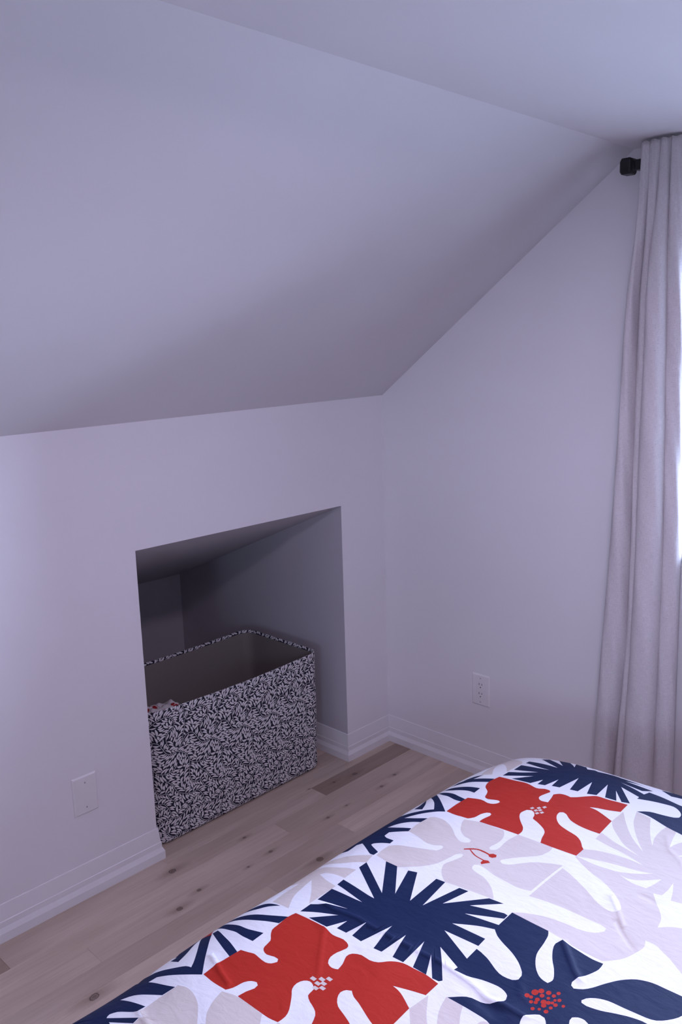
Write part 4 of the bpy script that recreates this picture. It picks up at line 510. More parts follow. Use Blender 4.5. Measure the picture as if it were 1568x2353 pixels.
R1357,2930 1443,2933 1529,2937 1615,2941 1699,2943 1780,2943 1875,2935 1967,2921 2055,2910 2142,2910 2230,2928 2319,2959 2401,2989 2472,3002 2543,2984 2601,2945 2653,2916 2722,2911 2785,2917 2840,2980 2819,3068 2798,3154 2778,3238 2767,3315 2777,3377 2804,3427 2850,3470 2911,3495 2985,3484 3066,3460 3051,3390 3036,3320 3020,3251 3001,3182 2980,3113 2960,3044 3001,2977 3048,2921 3115,2893 3187,2884 3258,2892 3329,2908 3381,2866 3434,2816 3476,2766 3524,2703 3573,2638 3618,2584 3664,2528 3706,2482 3763,2449 3845,2437 3941,2438 4031,2435 4108,2423 4179,2408 4251,2394 4327,2384 4404,2375 4480,2366 4520,2796 4441,2835 4362,2874 4279,2910 4210,2934 4136,2955 4064,2976 3999,3002 3928,3042 3867,3088 3801,3139 3742,3185 3678,3238 3617,3288 3568,3325 3481,3362 3441,3320 3460,3244 3522,3183 3608,3124 3675,3098 3749,3079 3822,3067 3894,3061 3966,3061 4035,3069 4096,3082 4153,3103 4217,3130 4277,3157 4346,3190 4420,3227 4496,3264 4569,3299 4629,3957 4545,3961 4461,3966 4377,3967 4295,3964 4214,3958 4132,3944 4045,3923 3957,3895 3874,3857 3797,3799 3726,3732 3667,3681 3620,3662 3573,3652 3511,3705 3514,3767 3527,3835 3549,3888 3579,3946 3618,4004 3666,4062 3723,4120 3787,4171 3859,4209 3939,4241 4024,4270 4094,4291 4169,4310 4242,4331 4306,4355 4374,4395 4431,4441 4481,4489 4544,4568 4594,4639 4633,4679 4671,4713 4679,5028 4614,5034 4548,5039 4474,5045 4399,5050 4314,5056 4226,5062 4145,5067 4048,5070 3957,5072 3866,5074 3840,5014 3813,4954 3787,4889 3765,4814 3743,4734 3714,4662 3675,4608 3630,4562 3573,4517 3496,4467 3409,4418 3333,4378 3258,4347 3200,4315 3178,4258 3161,4193 3121,4124 3074,4065 3028,4037 2981,4018 2887,4072 2864,4158 2852,4243 2870,4324 2912,4408 2955,4469 3008,4532 3065,4595 3128,4658 3195,4722 3249,4782 3299,4868 3326,4949 3332,5023 3329,5095 3235,5100 3138,5105 3042,5110 2953,5115 2876,5120 2788,5127 2710,5136 2629,5144 2539,5150 2445,5155 2351,5160 2346,5093 2347,5020 2359,4946 2377,4864 2388,4799 2373,4726 2314,4694 2248,4730 2214,4783 2184,4855 2174,4923 2167,5001 2154,5069 2113,5139 2064,5198 1975,5204 1887,5210 1801,5219 1707,5222 1626,5214 1537,5200 1447,5186 1441,5102 1435,5017 1428,4933 1424,4849 1421,4766 1422,4684 1426,4602 1431,4521 1437,4440 1442,4359 1526,4336 1612,4310 1695,4289 1770,4278 1856,4288 1931,4314 1996,4329 2068,4318 2125,4291 2164,4249 2188,4203 2198,4128 2139,4088 2091,4093 2031,4111 1957,4144 1881,4167 1815,4150 1760,4108 1730,4041 1706,3964 1674,3894 1634,3827 1574,3768 1511,3714 1462,3667 1421,3610 1386,3538 1350,3446 1328,3339 1326,3266 1331,3186 1340,3100 1349,3014
G3121,11092 3122,11022 3227,11022 3225,11091
G3248,11009 3250,10940 3354,10940 3351,11009
G3338,10924 3340,10854 3443,10855 3440,10924
G3262,11122 3264,11054 3367,11053 3364,11122
G3339,11062 3342,10993 3444,10993 3441,11061
G3312,11223 3314,11155 3416,11153 3413,11221
G3404,11149 3407,11081 3508,11080 3505,11148
G2891,3953 2914,3868 2982,3894 2959,3978
G3005,3853 3029,3768 3096,3794 3072,3879
G3086,3743 3110,3657 3177,3684 3153,3769
G3013,3993 3036,3908 3103,3934 3079,4018
G3083,3922 3106,3837 3173,3863 3149,3947
G3102,4085 3126,4002 3192,4026 3168,4110
G3171,3993 3195,3909 3261,3934 3237,4018
R2754,6276 2797,6227 2847,6180 2913,6133 2987,6097 3068,6085 3149,6087 3221,6095 3290,6108 3347,6051 3429,6049 3467,6124 3418,6192 3345,6198 3292,6150 3214,6138 3126,6133 3055,6131 2991,6142 2932,6178 2878,6222 2827,6261 2778,6301
R2869,6229 2897,6217 2964,6255 3030,6292 3093,6322 3181,6343 3254,6351 3329,6359 3415,6326 3491,6368 3460,6406 3430,6444 3377,6523 3328,6475 3323,6390 3244,6380 3168,6368 3106,6355 3045,6333 2990,6304 2929,6266
R6118,9023 6127,9061 6111,9095 6079,9104 6051,9084 6042,9045 6058,9012 6090,9002
R6176,9018 6183,9047 6171,9073 6146,9080 6124,9064 6117,9035 6130,9009 6154,9002
R6186,8869 6198,8920 6176,8965 6134,8978 6095,8950 6083,8898 6105,8853 6148,8841
R6239,8784 6248,8827 6230,8865 6195,8875 6163,8851 6154,8808 6172,8770 6207,8760
R6346,8744 6354,8783 6338,8817 6306,8826 6278,8805 6270,8766 6286,8732 6317,8723
R6464,8657 6470,8688 6457,8714 6433,8721 6411,8704 6405,8674 6418,8647 6442,8640
R6436,8756 6443,8786 6430,8813 6406,8820 6384,8803 6378,8773 6390,8747 6415,8740
R6296,8873 6304,8907 6289,8937 6262,8945 6236,8927 6229,8892 6243,8862 6271,8854
R6393,8860 6398,8886 6387,8909 6367,8914 6348,8901 6343,8875 6353,8852 6374,8847
R6284,8995 6292,9028 6278,9058 6250,9066 6225,9048 6217,9014 6232,8984 6260,8976
R6232,9106 6239,9135 6226,9161 6202,9168 6180,9153 6173,9123 6186,9097 6210,9090
R6295,9068 6302,9097 6289,9123 6265,9130 6243,9114 6237,9085 6249,9059 6273,9052
R6395,8969 6404,9011 6386,9048 6352,9058 6321,9035 6312,8993 6330,8956 6364,8946
R6452,8940 6459,8974 6445,9003 6418,9011 6393,8993 6386,8959 6400,8930 6428,8922
R6493,8908 6498,8933 6487,8956 6467,8962 6449,8948 6443,8923 6454,8900 6475,8894
R6560,8911 6566,8943 6553,8970 6527,8978 6505,8961 6498,8929 6512,8902 6537,8894
R6551,8782 6557,8812 6545,8838 6521,8845 6500,8829 6493,8799 6506,8773 6530,8766
R6531,9014 6537,9041 6525,9065 6503,9072 6483,9057 6478,9030 6489,9006 6511,8999
R6431,9036 6439,9074 6423,9107 6392,9116 6365,9096 6357,9058 6373,9025 6403,9016
R6658,8854 6663,8879 6653,8902 6632,8907 6614,8894 6609,8869 6620,8846 6640,8840
R6329,9214 6335,9243 6323,9268 6299,9275 6278,9260 6271,9231 6284,9206 6308,9198
R6408,9161 6413,9184 6403,9204 6384,9209 6367,9197 6362,9174 6372,9154 6391,9149
R6522,9125 6529,9158 6514,9187 6487,9195 6463,9178 6456,9145 6471,9115 6498,9107
R6494,8834 6499,8857 6489,8878 6470,8883 6453,8871 6448,8847 6458,8827 6477,8821'''
NEAR = [10, 11, 12, 13, 14, 15, 16, 17, 18, 19, 20, 21, 22, 29, 31, 32, 34, 36, 37, 38, 39, 40, 41, 42]
CREASE_LINES = [
  ([(0.1806, 0.945), (0.2081, 0.9472), (0.2653, 0.9396), (0.2912, 0.9423), (0.3504, 0.9415), (0.4028, 0.9403), (0.4638, 0.9365), (0.4866, 0.9389), (0.5249, 0.9424), (0.5638, 0.9531), (0.5932, 0.9475), (0.6282, 0.9473)], 0.0026, 0.006),
  ([(0.2327, 0.9974), (0.2739, 1.0451), (0.3184, 1.0951)], 0.0012, 0.006),
  ([(0.5832, 0.7518), (0.6112, 0.7799), (0.6328, 0.8019), (0.6506, 0.8168)], 0.0022, 0.006),
  ([(0.5859, 0.5801), (0.6179, 0.6147), (0.643, 0.6461)], 0.0017, 0.005),
  ([(0.6275, 0.6424), (0.652, 0.6669), (0.6784, 0.6875)], -0.0014, 0.005),
  ([(0.118, 1.1741), (0.1514, 1.185), (0.1792, 1.1959), (0.2127, 1.2051)], 0.0022, 0.005),
  ([(0.6231, 0.5403), (0.6416, 0.5399), (0.6566, 0.5457)], -0.0014, 0.007),
  ([(0.5796, 0.8793), (0.6032, 0.9156)], 0.0012, 0.008),
  ([(0.1386, 1.336), (0.175, 1.344), (0.1943, 1.3476)], 0.002, 0.006),
  ([(0.114, 0.7804), (0.1422, 0.7564), (0.1908, 0.7596), (0.2288, 0.7476)], 0.001, 0.012),
  ([(0.5612, 0.9623), (0.5935, 0.9697)], -0.003, 0.012),
  ([(0.572, 0.3104), (0.6004, 0.3588), (0.638, 0.3863)], 0.0013, 0.006),
]
# ------------------------------------------------------------------ curtain rod with square finial
rod = tag(empty('curtain_rod', (1.053, -0.075, 2.134)), 'black curtain rod with a faceted square finial beside the sloped ceiling', 'curtain rod')
bm = bmesh.new(); cyl(bm, (0.75, 0, 0), 0.0125, 1.46, 'x', 24); bmobj('rod', bm, M['black'], rod, smooth=True)
def sqsec(bm, secs):
    """square sections (x, half) skinned along x, chamfered square"""
    rings = []
    for (x, h) in secs:
        c = h*0.22
        rings.append([bm.verts.new((x, a, b)) for a, b in ((-h, -h+c), (-h, h-c), (-h+c, h), (h-c, h), (h, h-c), (h, -h+c), (h-c, -h), (-h+c, -h))])
    for i in range(len(rings)-1):
        for j in range(8): bm.faces.new((rings[i][j], rings[i][(j+1) % 8], rings[i+1][(j+1) % 8], rings[i+1][j]))
    bm.faces.new(rings[0][::-1]); bm.faces.new(rings[-1])
bm = bmesh.new()
sqsec(bm, [(-0.035, 0.0165), (-0.0335, 0.0185), (-0.0315, 0.0190), (-0.029, 0.0225), (-0.005, 0.0225), (-0.001, 0.0205), (0.003, 0.0145), (0.006, 0.0120), (0.009, 0.0135), (0.011, 0.0145), (0.034, 0.0145), (0.036, 0.012)])
bmobj('finial', bm, M['black'], rod, bevel=0.0008)
for bx in (0.075, 1.40):
    bm = bmesh.new(); box(bm, bx-.006, bx+.006, 0.0, 0.070, -.008, .006); box(bm, bx-.02, bx+.02, 0.066, 0.0748, -.035, .035)
    cyl(bm, (bx, 0, 0), .0165, .014, 'x', 24)
    bmobj('bracket', bm, M['black'], rod, bevel=0.001)

# ------------------------------------------------------------------ linen curtain, gathered folds flaring to the floor
CZ = [(2.187, (1.084, 1.108, 1.140, 1.171, 1.197)), (1.91, (1.077, 1.109, 1.131, 1.170, 1.210)), (1.63, (1.062, 1.103, 1.132, 1.180, 1.221)),
      (1.36, (1.053, 1.103, 1.126, 1.189, 1.229)), (1.01, (1.036, 1.106, 1.126, 1.196, 1.240)), (0.67, (1.016, 1.102, 1.119, 1.198, 1.243)), (0.23, (0.996, 1.074, 1.103, 1.194, 1.248)), (0.012, (0.985, 1.066, 1.098, 1.194, 1.250))]
zs = np.array([c[0] for c in CZ][::-1]); xs = np.array([c[1] for c in CZ][::-1])
def curtain_section(z, n=26):
    """folds seen from the room: each lobe is a round pleat, its sides tucked back behind the next one"""
    e = [np.interp(z, zs, xs[:, i]) for i in range(5)]
    top = max(0.0, min(1.0, (z-1.72)/0.38)); top = top*top*(3-2*top)
    e = [v+d*(1-top)+0.007*top for v, d in zip(e, (-0.006, -0.016, -0.006, -0.006, -0.006))]
    pts = []
    for i in range(4):
        a, b = e[i], e[i+1]; w = b-a
        dep = (0.062, 0.050, 0.084, 0.040)[i]*(1-top)+0.026*top
        yv = (-0.066, -0.046, -0.062, -0.058)[i]*(1-top)-0.092*top
        tuck = (0.002, 0.006, 0.010, 0.008)[i]*(1-0.7*top)
        for j in range(n):
            t = j/n
            # superellipse pleat: steep flanks, round front
            ph = PI*(1-t); cx_ = math.cos(ph); sx_ = math.sin(ph)
            x = (a+b)/2 + (w/2+tuck*sx_**0.5)*math.copysign(abs(cx_)**0.80, cx_)
            if i == 2: x += 0.006*sx_*(1-top)
            y = yv - dep*sx_**0.70
            pts.append((x, y))
    pts.append((e[4], -0.050*(1-top)-0.092*top))
    for q in (0.25, 0.5, 0.75, 1.0): pts.append((e[4]-0.02*q, (-0.050*(1-top)-0.092*top)-0.004*q))
    return pts
NZc = 150; sec0 = curtain_section(1.0); npt = len(sec0)
cv = []; uvv = []
arc = [0]
for i in range(1, npt): arc.append(arc[-1]+math.dist(sec0[i], sec0[i-1]))
for r in range(NZc+1):
    z = 0.012+(2.186-0.012)*r/NZc
    s = curtain_section(z)
    for i, (x, y) in enumerate(s):
        q = 0.0018*math.sin(z*9+i*0.31)+0.0012*math.sin(z*23+i*0.7)
        q += 0.0035*math.exp(-((z-0.45)/0.02)**2)*math.sin(i*0.23)*(1 if 52 < i < 78 else 0.3)
        q += 0.003*math.exp(-((z-1.38-0.004*(i-70))/0.018)**2)*(1 if 60 < i < 80 else 0)
        zz = z + (0.0022*math.sin(i*0.24*2.2) if r == NZc else 0)
        if abs(z-2.09) < 0.03 and i < npt-5: q += 0.0035*math.exp(-((z-2.085)/0.010)**2)*(-1)
        cv.append((x+q*0.5, y-q, zz)); uvv.append((arc[i], z))
cf = [(r*npt+i, r*npt+i+1, (r+1)*npt+i+1, (r+1)*npt+i) for r in range(NZc) for i in range(npt-1)]
cur = newmesh('curtain', cv, cf, M['linen'], None, True)
tag(cur, 'floor-length pale linen curtain gathered in folds beside the window', 'curtain')
ul = cur.data.uv_layers.new(name='UVMap'); li = np.empty(len(cur.data.loops), dtype=np.int32); cur.data.loops.foreach_get('vertex_index', li)
ul.data.foreach_set('uv', np.array(uvv)[li].ravel())
so = cur.modifiers.new('thickness', 'SOLIDIFY'); so.thickness = 0.0016; so.offset = 0

# ------------------------------------------------------------------ storage basket in leaf-printed canvas
def dec(s): return np.array([[int(v) for v in p.split(',')] for p in s.split()], dtype=float)*1e-4
PER, BH = 0.136, 0.5000
stems = [dec(l) for l in STEMS.strip().split('\n')]
lv = np.array([int(v) for v in LEAVES.split(',' if ',' in LEAVES else ' ')] if False else [int(v) for t in LEAVES.split() for v in t.split(',')], dtype=float).reshape(-1, 6)
def leafpoly(x, y, a, L, w, b):
    t = np.array([0, .14, .34, .56, .8, 1.]); h = np.array([.08, .62, 1., 1., .62, 0])*w/2
    an = a+b*np.sin((t-.25)*3.6)*.9; am = (an[1:]+an[:-1])/2; dt = np.diff(t)*L
    cx = np.concatenate([[0], np.cumsum(np.cos(am)*dt)]); cy = np.concatenate([[0], np.cumsum(np.sin(am)*dt)])
    nx, ny = -np.sin(an), np.cos(an)
    return np.concatenate([np.stack([x+cx+nx*h, y+cy+ny*h], 1), np.stack([x+cx-nx*h, y+cy-ny*h], 1)[-2::-1]])
def ccw(p):
    p = np.asarray(p); x, y = p[:, 0], p[:, 1]
    return p if (x*np.roll(y, -1)-y*np.roll(x, -1)).sum() > 0 else p[::-1]
def ribbon(L, w):
    t = np.gradient(L, axis=0); t /= np.linalg.norm(t, axis=1)[:, None]+1e-9; n = np.stack([-t[:, 1], t[:, 0]], 1)
    return np.concatenate([L+n*w, (L-n*w)[::-1]])
polys = [leafpoly(x*1e-4, y*1e-4, a*.01, L*1e-4, w*1e-4, b*.01) for x, y, a, L, w, b in lv]
for L in stems:
    for i in range(0, len(L)-1, 3): polys.append(ribbon(L[i:i+4], 0.00075))
V2 = []; F2 = []
for p in polys:
    p = ccw(p)
    lo, hi = p[:, 0].min(), p[:, 0].max()
    for sh in range(-12, 8):
        if lo+sh*PER < PER and hi+sh*PER > 0:
            q = p+[sh*PER, 0]
            F2.append(list(range(len(V2), len(V2)+len(q)))); V2 += [tuple(r) for r in q]
npoly = len(F2)
F2.append(list(range(len(V2), len(V2)+4))); V2 += [(0, 0), (PER, 0), (PER, BH), (0, BH)]; tile_id = npoly
# horizontal and vertical guide lines so the sheet can bend
E2 = []
def gline(p, q, n):
    b = len(V2)
    for i in range(n+1): V2.append((p[0]+(q[0]-p[0])*i/n, p[1]+(q[1]-p[1])*i/n))
    for i in range(n): E2.append((b+i, b+i+1))
for z in [0.004, 0.010, 0.018, 0.03, 0.08, 0.14, 0.20, 0.26, 0.32, 0.38, 0.43] + [0.4785+0.0025*i for i in range(1, 8)]:
    gline((0, z), (PER, z), 12)
for i in range(1, 12): gline((PER*i/12, 0), (PER*i/12, BH), 10)
res = delaunay_2d_cdt([Vector(v) for v in V2], E2, F2, 1, 1e-7, True)
vo_, _, fo_, _, _, of_ = res
tv_ = np.array([tuple(v) for v in vo_]); tf = []; tm = []
for f, og in zip(fo_, of_):
    c = tv_[list(f)].mean(0)
    if not (0 < c[0] < PER and 0 < c[1] < BH): continue
    a, b, d = tv_[f[0]], tv_[f[1]], tv_[f[2]]
    if abs((b[0]-a[0])*(d[1]-a[1])-(b[1]-a[1])*(d[0]-a[0])) < 1e-12: continue
    tf.append(f); tm.append(1 if any(o < npoly for o in og) else 0)
tf = np.array(tf); tm = np.array(tm)
# rounded-rectangle plan: front face at x=-0.036, y -1.138..-0.355, depth 0.44
BX1, BX0, BY0, BY1, BR = -0.036, -0.478, -1.138, -0.352, 0.055
segs = [('L', (BX1, BY0+BR), (BX1, BY1-BR)), ('A', (BX1-BR, BY1-BR), 0), ('L', (BX1-BR, BY1), (BX0+BR, BY1)), ('A', (BX0+BR, BY1-BR), 90),
        ('L', (BX0, BY1-BR), (BX0, BY0+BR)), ('A', (BX0+BR, BY0+BR), 180), ('L', (BX0+BR, BY0), (BX1-BR, BY0)), ('A', (BX1-BR, BY0+BR), 270)]
S_, P_, N_ = [], [], []; acc_s = 0
for sg in segs:
    if sg[0] == 'L':
        p, q = np.array(sg[1]), np.array(sg[2]); l = np.linalg.norm(q-p); d = (q-p)/l; n = np.array([d[1], -d[0]])
        for t in np.linspace(0, 1, 24)[:-1]: S_.append(acc_s+l*t); P_.append(p+(q-p)*t); N_.append(n)
        acc_s += l
    else:
        c = np.array(sg[1]); l = BR*PI/2
        for t in np.linspace(0, 1, 13)[:-1]:
            a = math.radians(sg[2]+90*t); n = np.array([math.cos(a), math.sin(a)]); S_.append(acc_s+l*t); P_.append(c+BR*n); N_.append(n)
        acc_s += l
S_.append(acc_s); P_.append(P_[0]); N_.append(N_[0])
S_, P_, N_ = np.array(S_), np.array(P_), np.array(N_); PERIM = acc_s
ntile = round(PERIM/PER); kx = PERIM/(ntile*PER)
BTOP = 0.478; RR = 0.0052
def basket_point(s, z, off=0.0):
    """s along the perimeter (0 = front left corner), z along the sheet (past BTOP it rolls over the rim)"""
    s = np.mod(s, PERIM)
    p = np.stack([np.interp(s, S_, P_[:, 0]), np.interp(s, S_, P_[:, 1])], -1); n = np.stack([np.interp(s, S_, N_[:, 0]), np.interp(s, S_, N_[:, 1])], -1)
    n /= np.linalg.norm(n, axis=-1, keepdims=True)
    fl = BY1-BY0-2*BR; u = np.clip(s/fl, 0, 1); bow = np.where(s < fl, np.sin(PI*u), 0)
    ub = np.clip((s-(fl+BR*PI/2+(BX1-BX0-2*BR)+BR*PI/2))/fl, 0, 1); bowb = np.sin(PI*ub)
    zz = np.minimum(z, BTOP); ph = np.clip((z-BTOP)/RR, 0, PI); dn = np.maximum(z-BTOP-PI*RR, 0)
    out_ = -RR+RR*np.cos(ph) + RR*0
    sag = -0.009*bow-0.006*bowb
    bul = 0.007*bow*np.sin(PI*np.clip(zz/BTOP, 0, 1))+0.0015*np.sin(s*31+zz*17)*np.sin(PI*np.clip(zz/BTOP, 0, 1))
    rb = 0.016; inb = np.where(zz < rb, -(rb-np.sqrt(np.maximum(rb**2-(rb-zz)**2, 0))), 0)
    o = out_+bul+inb+off - 0.006*(1-zz/BTOP)
    x = p[..., 0]+n[..., 0]*o; y = p[..., 1]+n[..., 1]*o
    h = zz*(1+sag/BTOP)+RR*np.sin(ph)-dn + 0.0008
    return np.stack([x, y, h], -1)
allv, allf, allm = [], [], []
S0 = -1.13 - (BY0+BR)                         # sheet origin: s = 0 of the print is y = -1.13
for t in range(ntile):
    s = (tv_[:, 0]+t*PER)*kx + S0
    allv.append(basket_point(s, tv_[:, 1])); allf.append(tf+t*len(tv_)); allm.append(tm)
bv = np.concatenate(allv); bf = np.concatenate(allf); bmi = np.concatenate(allm)
basket = tag(empty('storage_basket', ((BX0+BX1)/2, (BY0+BY1)/2, 0)), 'large rectangular fabric storage basket with black and white leaf print in niche', 'basket')
def local(v, o): return np.asarray(v)-np.array(o.location)
def fastmesh(name, v, f, mats, mi, parent, smooth=True, normals=None):
    me = bpy.data.meshes.new(name)
    me.vertices.add(len(v)); me.vertices.foreach_set('co', np.asarray(v, dtype=np.float32).ravel())
    me.loops.add(f.size); me.loops.foreach_set('vertex_index', f.astype(np.int32).ravel())
    me.polygons.add(len(f)); me.polygons.foreach_set('loop_start', np.arange(0, f.size, 3, dtype=np.int32))
    for m in mats: me.materials.append(m)
    me.polygons.foreach_set('material_index', mi.astype(np.int32)); me.update(calc_edges=True); me.validate()
    me.polygons.foreach_set('use_smooth', np.full(len(me.polygons), smooth))
    if normals is not None: me.normals_split_custom_set_from_vertices([tuple(n) for n in normals])
    o = bpy.data.objects.new(name, me); C.objects.link(o)
    if parent is not None: o.parent = parent
    return o
fastmesh('printed_cover', local(bv, basket), bf, [M['b_dark'], M['b_light']], bmi, basket)
# lining and base
ns = 160; ss = np.linspace(0, PERIM, ns, endpoint=False); zr = [0.476, 0.44, 0.36, 0.27, 0.18, 0.09, 0.014]
lvs = []
for z in zr:
    q = basket_point(ss, np.full(ns, min(z, BTOP)), -0.0098 if z > .47 else -0.011)
    q = q + np.stack([0*ss, 0*ss, 0*ss], -1)
    w = 0.0012*np.sin(ss*19+z*11)+0.0009*np.sin(ss*47-z*23)
    q[:, 2] += 0.0; q[:, 0] += w*(z < .47); lvs.append(q)
lvs = np.concatenate(lvs)
lf = [(r*ns+i, r*ns+(i+1) % ns, (r+1)*ns+(i+1) % ns, (r+1)*ns+i) for r in range(len(zr)-1) for i in range(ns)]
newmesh('lining', local(lvs, basket), lf, M['lining'], basket, True)
bq = basket_point(ss, np.full(ns, 0.016), -0.009)
newmesh('base', local(np.concatenate([bq*[1, 1, 0]+[0, 0, 0.004], bq*[1, 1, 0]+[0, 0, 0.014]]), basket), [tuple(range(ns))[::-1], tuple(range(ns, 2*ns))]+[(i, (i+1) % ns, ns+(i+1) % ns, ns+i) for i in range(ns)], M['lining'], basket)

# crumpled cloth lying in the left end of the basket
from mathutils import noise as mn
gx, gy = 60, 60; vs = []; fs = []
for i in range(gx+1):
    for j in range(gy+1):
        a, b = i/gx*2-1, j/gy*2-1
        xx = -0.257+0.195*a; yy = -0.945+0.155*b
        r = (abs(a)**3+abs(b)**3)**(1/3)
        p = Vector((xx*9, yy*9, 0))
        hgt = 0.352*(1-max(0, r-0.55)**2*1.6)-0.02
        hgt += 0.045*abs(mn.noise(p*1.1))+0.030*(1-abs(mn.noise(p*2.1+Vector((3, 1, 0))))*2)*0.6+0.012*mn.noise(p*5)
        vs.append((xx, yy, max(0.02, hgt)))
for i in range(gx):
    for j in range(gy): fs.append((i*(gy+1)+j, (i+1)*(gy+1)+j, (i+1)*(gy+1)+j+1, i*(gy+1)+j+1))
n0 = len(vs); per = [i*(gy+1) for i in range(gx+1)]+[gx*(gy+1)+j for j in range(1, gy+1)]+[i*(gy+1)+gy for i in range(gx-1, -1, -1)]+[j for j in range(gy-1, 0, -1)]
for q in per: vs.append((vs[q][0], vs[q][1], 0.0152))
m_ = len(per)
for i in range(m_): fs.append((per[i], n0+i, n0+(i+1) % m_, per[(i+1) % m_]))
fs.append(tuple(range(n0, n0+m_)))
cl = newmesh('cloth', vs, fs, M['spots'], None, True)
tag(cl, 'crumpled white cloth with red spots lying inside the basket', 'cloth')

# ------------------------------------------------------------------ bed and duvet
def profile(w, crown, L0=-.42, L1=2.4, n=1400):
    a = np.linspace(L0, L1, n)
    th = np.radians(86)*.5*(1-np.tanh(a/w))+crown*np.exp(-np.maximum(a, 0)/.28)*(a > 0)
    c, s = np.cos(th), np.sin(th); da = a[1]-a[0]
    X = np.concatenate([[0], np.cumsum((c[1:]+c[:-1])/2*da)]); Z = np.concatenate([[0], np.cumsum((s[1:]+s[:-1])/2*da)])
    return a, X-np.interp(0, a, X), Z[-1]-Z
DX, DY, DWX, DWY, DROT, DCX, DCY = 1.0312, -0.607, 0.0976, 0.1117, -0.0075, 0.1547, 0.0972
PK = [(-0.0104), 0.0016, 0.0026, 0.0033, -0.0022, 0.0057, -0.0084, 0.0042, -0.0114, 0.0022, -0.0065, 0.0018]
PC = [(0.03, v) for v in (.12, .32, .52, .72, .92, 1.12, 1.32, 1.5)]+[(u, .03) for u in (.1, .22, .36, .5)]
DH, PN, VW, UW = 0.62, 1.5, 1.66, 1.75
ax_, fx_, dx_ = profile(DWX, DCX); ay_, fy_, dy_ = profile(DWY, DCY)
YW = 2*np.interp(VW/2, ay_, fy_)
CREASES = [([(0.190,0.800)], 0, 0)]
def crease(u, v):
    z = 0
    for pts, amp, wd in CR:
        d = np.full(np.shape(u), 9.0)
        for (a, b), (c, e) in zip(pts[:-1], pts[1:]):
            t = np.clip(((u-a)*(c-a)+(v-b)*(e-b))/((c-a)**2+(e-b)**2), 0, 1)
            d = np.minimum(d, np.hypot(u-a-t*(c-a), v-b-t*(e-b)))
        z = z+amp*np.exp(-(d/wd)**2)
    return z
def duvet(u, v, wr=True):
    m = v > VW/2; v2 = np.where(m, VW-v, v)
    x = np.interp(u, ax_, fx_); y = np.interp(v2, ay_, fy_); y = -np.where(m, YW-y, y)
    d = (np.interp(u, ax_, dx_)**PN+np.interp(v2, ay_, dy_)**PN)**(1/PN)
    z = DH-d
    for (a, b), kk in zip(PC, PK): z = z+kk*np.exp(-((u-a)**2+(v-b)**2)/2/.11**2)
    if wr: z = z+crease(u, v)
    c, s = math.cos(DROT), math.sin(DROT)
    return np.stack([DX+x*c-y*s, DY+x*s+y*c, z], -1)
shp = [(l[0], dec(l[1:])) for l in PRINT.strip().split('\n')]
PRI = {'W': 0, 'G': 3, 'N': 1, 'R': 2}
SHIFT = np.array([0.0252, 0.7189])
near = set(NEAR)
layers = []      # (material, polygon, primary?)
US = np.array([0.80, -0.16])
for kk_ in (2, 1, 0, -1):
    for um in (2, 1, 0):
        if kk_ == 0 and um == 0: continue
        if kk_ == -1 and um == 0: continue
        for i, (c, p) in enumerate(shp):
            if i in near: continue
            layers.append((PRI[c], p+SHIFT*kk_+US*um, False))
for c, p in shp: layers.append((PRI[c], p, True))
UL, VL = -0.38, -0.38; UH, VH = UW, VW+0.38
V3, F3, own = [], [], []
for li_, (mi_, p, prim) in enumerate(layers):
    if p[:, 0].max() < UL or p[:, 0].min() > UH or p[:, 1].min() > VH or p[:, 1].max() < VL: continue
    q = np.clip(p, [UL, VL], [UH, VH]); 
    k2 = [q[0]]
    for r in q[1:]:
        if np.abs(r-k2[-1]).sum() > 1e-6: k2.append(r)
    if len(k2) < 3: continue
    k2 = ccw(k2)
    F3.append(list(range(len(V3), len(V3)+len(k2)))); V3 += [tuple(r) for r in k2]; own.append(li_)
FRAME = np.array([(0.010, 1.425), (0.276, 1.276), (0.485, 1.097), (0.66, 0.94), (0.816, 0.799), (0.754, 0.655), (0.649, 0.411), (0.497, 0.052), (0.45, -0.4), (-0.4, -0.4), (-0.4, 1.6)])
own.append(-1); F3.append(list(range(len(V3), len(V3)+len(FRAME)))); V3 += [tuple(np.clip(r, [UL, VL], [UH, VH])) for r in ccw(FRAME)]
own.append(-2); F3.append(list(range(len(V3), len(V3)+4))); V3 += [(UL, VL), (UH, VL), (UH, VH), (UL, VH)]
gu = np.concatenate([np.arange(UL+.02, .22, .011), np.arange(.23, 1.0, .02), np.arange(1.0, UH, .05)])
gv = np.concatenate([np.arange(VL+.02, .25, .013), np.arange(.26, VW-.2, .02), np.arange(VW-.2, VH, .02)])
jr = np.random.default_rng(2)
for a in gu:
    for b in gv: V3.append((a+jr.uniform(-.0006, .0006), b+jr.uniform(-.0006, .0006)))
CR = CREASE_LINES
for pts, amp, wd in CR:
    for (a, b), (c, e) in zip(pts[:-1], pts[1:]):
        L = math.hypot(c-a, e-b); n = max(2, int(L/.006)); nx, ny = -(e-b)/L, (c-a)/L
        for i in range(n):
            t = (i+.5)/n
            for o_ in (-1.6, -.8, 0, .8, 1.6): V3.append((a+(c-a)*t+nx*o_*wd, b+(e-b)*t+ny*o_*wd))
vo3, _, fo3, _, _, of3 = delaunay_2d_cdt([Vector(v) for v in V3], [], F3, 1, 1e-7, True)
dv2 = np.array([tuple(v) for v in vo3]); df, dm = [], []
tri = np.array([f for f, og in zip(fo3, of3) if any(own[o] == -2 for o in og)])
ta, tb, td = dv2[tri[:, 0]], dv2[tri[:, 1]], dv2[tri[:, 2]]
tri = tri[np.abs((tb[:, 0]-ta[:, 0])*(td[:, 1]-ta[:, 1])-(tb[:, 1]-ta[:, 1])*(td[:, 0]-ta[:, 0])) > 1e-12]
